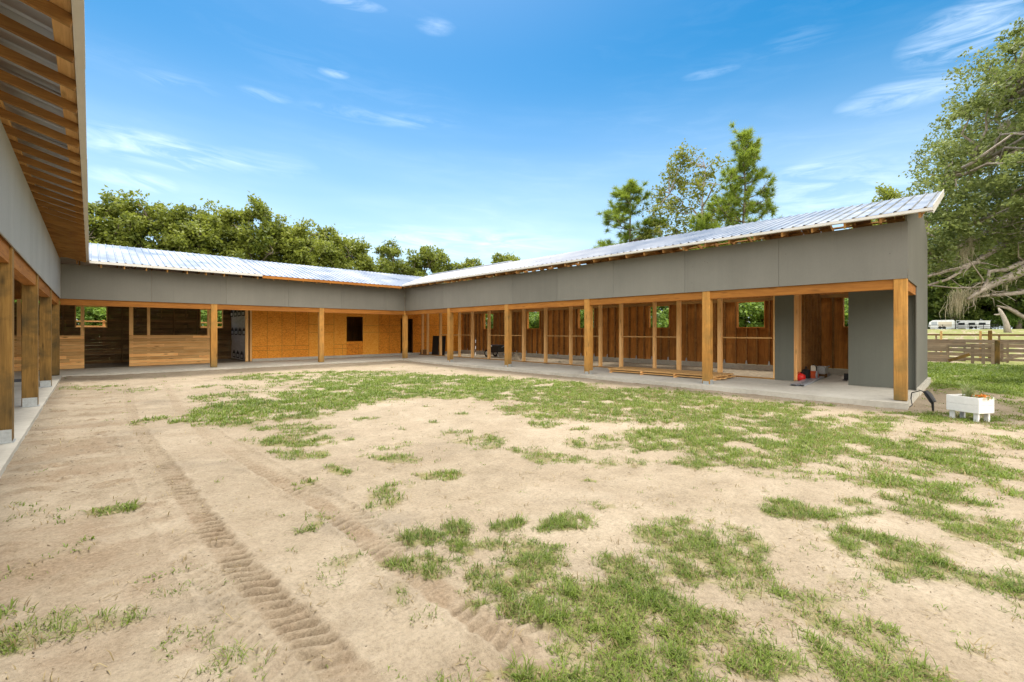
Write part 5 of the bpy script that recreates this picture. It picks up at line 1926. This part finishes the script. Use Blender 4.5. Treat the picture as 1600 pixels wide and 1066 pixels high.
# gas can
x, y = 15.62, 3.64
t = thing('gas_can', 'red plastic fuel can on the floor behind the narrow grey panel', 'fuel can', (x, y, 0))
MB().lathe([(0.10, 0.002), (0.125, 0.02), (0.13, 0.13), (0.115, 0.18), (0.05, 0.215), (0.03, 0.22), (0.03, 0.245)], x, y, 16).build('body', M['red_plastic'], t, smooth=True)
MB().tube([(x, y, .235), (x - .05, y - .06, .29), (x - .09, y - .12, .30)], [.022, .016, .012], 8).build('spout', M['black_plastic'], t)
MB().tube([(x + .07, y, .19), (x + .07, y, .255), (x - .02, y + .06, .255), (x - .06, y + .06, .195)], .011, 6).build('handle', M['red_plastic'], t)
# black bag
x, y = 15.78, 3.60
t = thing('tool_bag', 'black tool bag beside the red fuel can', 'bag', (16.0, 3.56, 0))
mb = MB().prism([(15.85, .002), (16.2, .002), (16.22, .2), (16.12, .32), (15.95, .33), (15.84, .22)], 'y', 3.5, 3.68)
mb.build('body', M['black_rubber'], t, bevel=.03)
MB().tube([(15.93, 3.59, .32), (15.96, 3.59, .40), (16.09, 3.59, .40), (16.12, 3.59, .32)], .012, 6).build('handle', M['black_rubber'], t)
# chainsaw like power cutter
x, y = 16.35, 3.45
t = thing('power_saw', 'orange and cream motor saw standing among the tools', 'saw', (x, y, 0))
MB().prism([(x - .16, .03), (x + .18, .03), (x + .2, .14), (x + .08, .26), (x - .1, .27), (x - .18, .16)], 'y', y - .09, y + .09).build('engine', M['orange_plastic'], t, bevel=.02)
MB().prism([(x - .11, .262), (x + .07, .255), (x + .03, .40), (x - .02, .44), (x - .09, .42)], 'y', y - .075, y + .075).build('air_cover', M['cream_plastic'], t, bevel=.02)
MB().tube([(x - .1, y - .08, .22), (x - .12, y - .09, .40), (x - .06, y, .47), (x, y + .09, .40), (x - .02, y + .09, .25)], .014, 8).build('handle', M['black_plastic'], t)
MB().prism([(x - .16 + .13 * math.cos(a), .15 + .13 * math.sin(a)) for a in [k * math.pi / 12 for k in range(24)]], 'y', y - .115, y - .10).build('blade', M['grey_steel'], t)
# white tool case
t = thing('tool_case', 'pale grey machine case behind the motor saw', 'case', (17.25, 3.42, 0))
MB().box(17.05, 17.5, 3.3, 3.56, .12, .36).build('case', M['galv'], t, bevel=.02)
MB().box(17.07, 17.48, 3.32, 3.54, .002, .119).build('base', M['dark_board_x'], t)
MB().box(17.0, 17.62, 3.28, 3.30, .33, .37).build('rim', M['galv'], t)
# small bracket
t = thing('steel_bracket', 'small black steel bracket on the floor by the wide grey panel', 'bracket', (16.75, 2.72, 0))
MB().box(16.62, 16.88, 2.66, 2.78, .001, .02).box(16.86, 16.88, 2.66, 2.78, .02, .20).build('bracket', M['black_plastic'], t, bevel=.004)

# black cart with a white label
x, y = 17.0, 19.15
t = thing('dump_cart', 'black two wheeled dump cart with a white label, standing in a stall', 'cart', (x, y, 0))
pts = [(y + .46, .72), (y - .55, .72), (y - .42, .30), (y + .25, .26)]
MB().prism(pts, 'x', x - .3, x + .3).build('tub', M['black_plastic'], t, bevel=.03)
MB().box(x - .312, x - .303, y + .0, y + .30, .62, .69).build('label', M['white_paint'], t)
for sx_ in (-.34, .30):
    w = MB().prism([(y + .42 + .22 * math.cos(a), .225 + .22 * math.sin(a)) for a in [k * math.pi / 10 for k in range(20)]], 'x', x + sx_, x + sx_ + .06).build('wheel', M['black_rubber'], t)
    MB().prism([(y + .42 + .12 * math.cos(a), .225 + .12 * math.sin(a)) for a in [k * math.pi / 8 for k in range(16)]], 'x', x + sx_ - .006, x + sx_ - .001).build('rim', M['galv'], w)
MB().tube([(x - .25, y - .3, .32), (x - .25, y - .55, .02)], .016, 6).tube([(x + .25, y - .3, .32), (x + .25, y - .55, .02)], .016, 6).build('stand', M['grey_steel'], t)
MB().tube([(x, y - .45, .55), (x, y - .95, .75), (x, y - 1.1, .78)], .018, 8).build('handle', M['grey_steel'], t)

# striped pole
t = thing('striped_pole', 'thin white pole with dark bands leaning in the stall beside the cart', 'pole', (16.9, 21.0, 0))
a, b = Vector((16.9, 20.9, .02)), Vector((17.6, 21.75, 1.15))
for i in range(6):
    p, q = a.lerp(b, i / 6), a.lerp(b, (i + 1) / 6 - .002)
    MB().tube([p, q], .022, 8).build('band', M['white_paint'] if i % 2 == 0 else M['soil'], t)
# mats leaning on the far wall
for i, (ya, yb, xx, lab) in enumerate(((22.32, 22.98, 15.62, 'black stall mat leaning on edge, right one of the pair in the far stall'), (23.0, 23.68, 15.60, 'black stall mat leaning on edge, left one of the pair in the far stall'))):
    t = thing('stall_mat', lab, 'mat', (xx, (ya + yb) / 2, 0), 'black mats in the far stall')
    MB().prism([(xx, .012), (xx + .02, .012), (xx + .11, 1.22), (xx + .09, 1.22)], 'y', ya, yb).build('mat', M['black_rubber'], t)
t = thing('wooden_box', 'small dark brown box on the slab at the far corner of the porch', 'box', (15.5, 24.4, 0))
MB().box(15.35, 15.72, 24.22, 24.62, .012, .30).build('box', M['dark_board_x'], t, bevel=.008)
MB().box(15.34, 15.73, 24.21, 24.63, .302, .325).build('lid', M['dark_board_x'], t)
# heap of rubble
rs = np.random.RandomState(9)
def heap(x0, y0, r, h, name, lab, mat):
    n_, k = 9, 22
    V, F = [], []
    for i in range(n_ + 1):
        for j in range(k):
            a = 2 * math.pi * j / k
            u = i / n_
            rad = r * u * (1 + .18 * math.sin(3 * a + 1) + rs.normal(0, .05))
            V.append((rad * math.cos(a), rad * math.sin(a), h * (1 - u) ** 1.3 * (1 + rs.normal(0, .12)) + (rs.normal(0, .02) if i < n_ else -0.02)))
    for i in range(n_):
        for j in range(k):
            F.append((i * k + j, (i + 1) * k + j, (i + 1) * k + (j + 1) % k, i * k + (j + 1) % k))
    t = thing(name, lab, 'heap', (x0, y0, .012))
    MB().add([(a + x0, b + y0, c + .012) for a, b, c in V], F).build('heap', mat, t, smooth=True)


heap(16.35, 16.75, 0.42, 0.36, 'rubble_heap', 'pale heap of sand and rubble on a stall floor beside the cart', M['spoil'])
heap(15.75, 13.3, 0.16, 0.09, 'rubble_heap', 'tiny pale crumb of rubble on the sill of the middle stall', M['spoil'])
# folded tarp on the left porch
t = thing('tarp', 'dark slate tarp lying flat on the left porch behind the posts', 'tarp', (-1.7, 19.9, 0))
MB().prism([(-2.6, 19.4), (-1.35, 19.55), (-1.45, 20.4), (-2.5, 20.3)], 'z', .002, .03).build('sheet', M['slate_tarp'], t, bevel=.008)
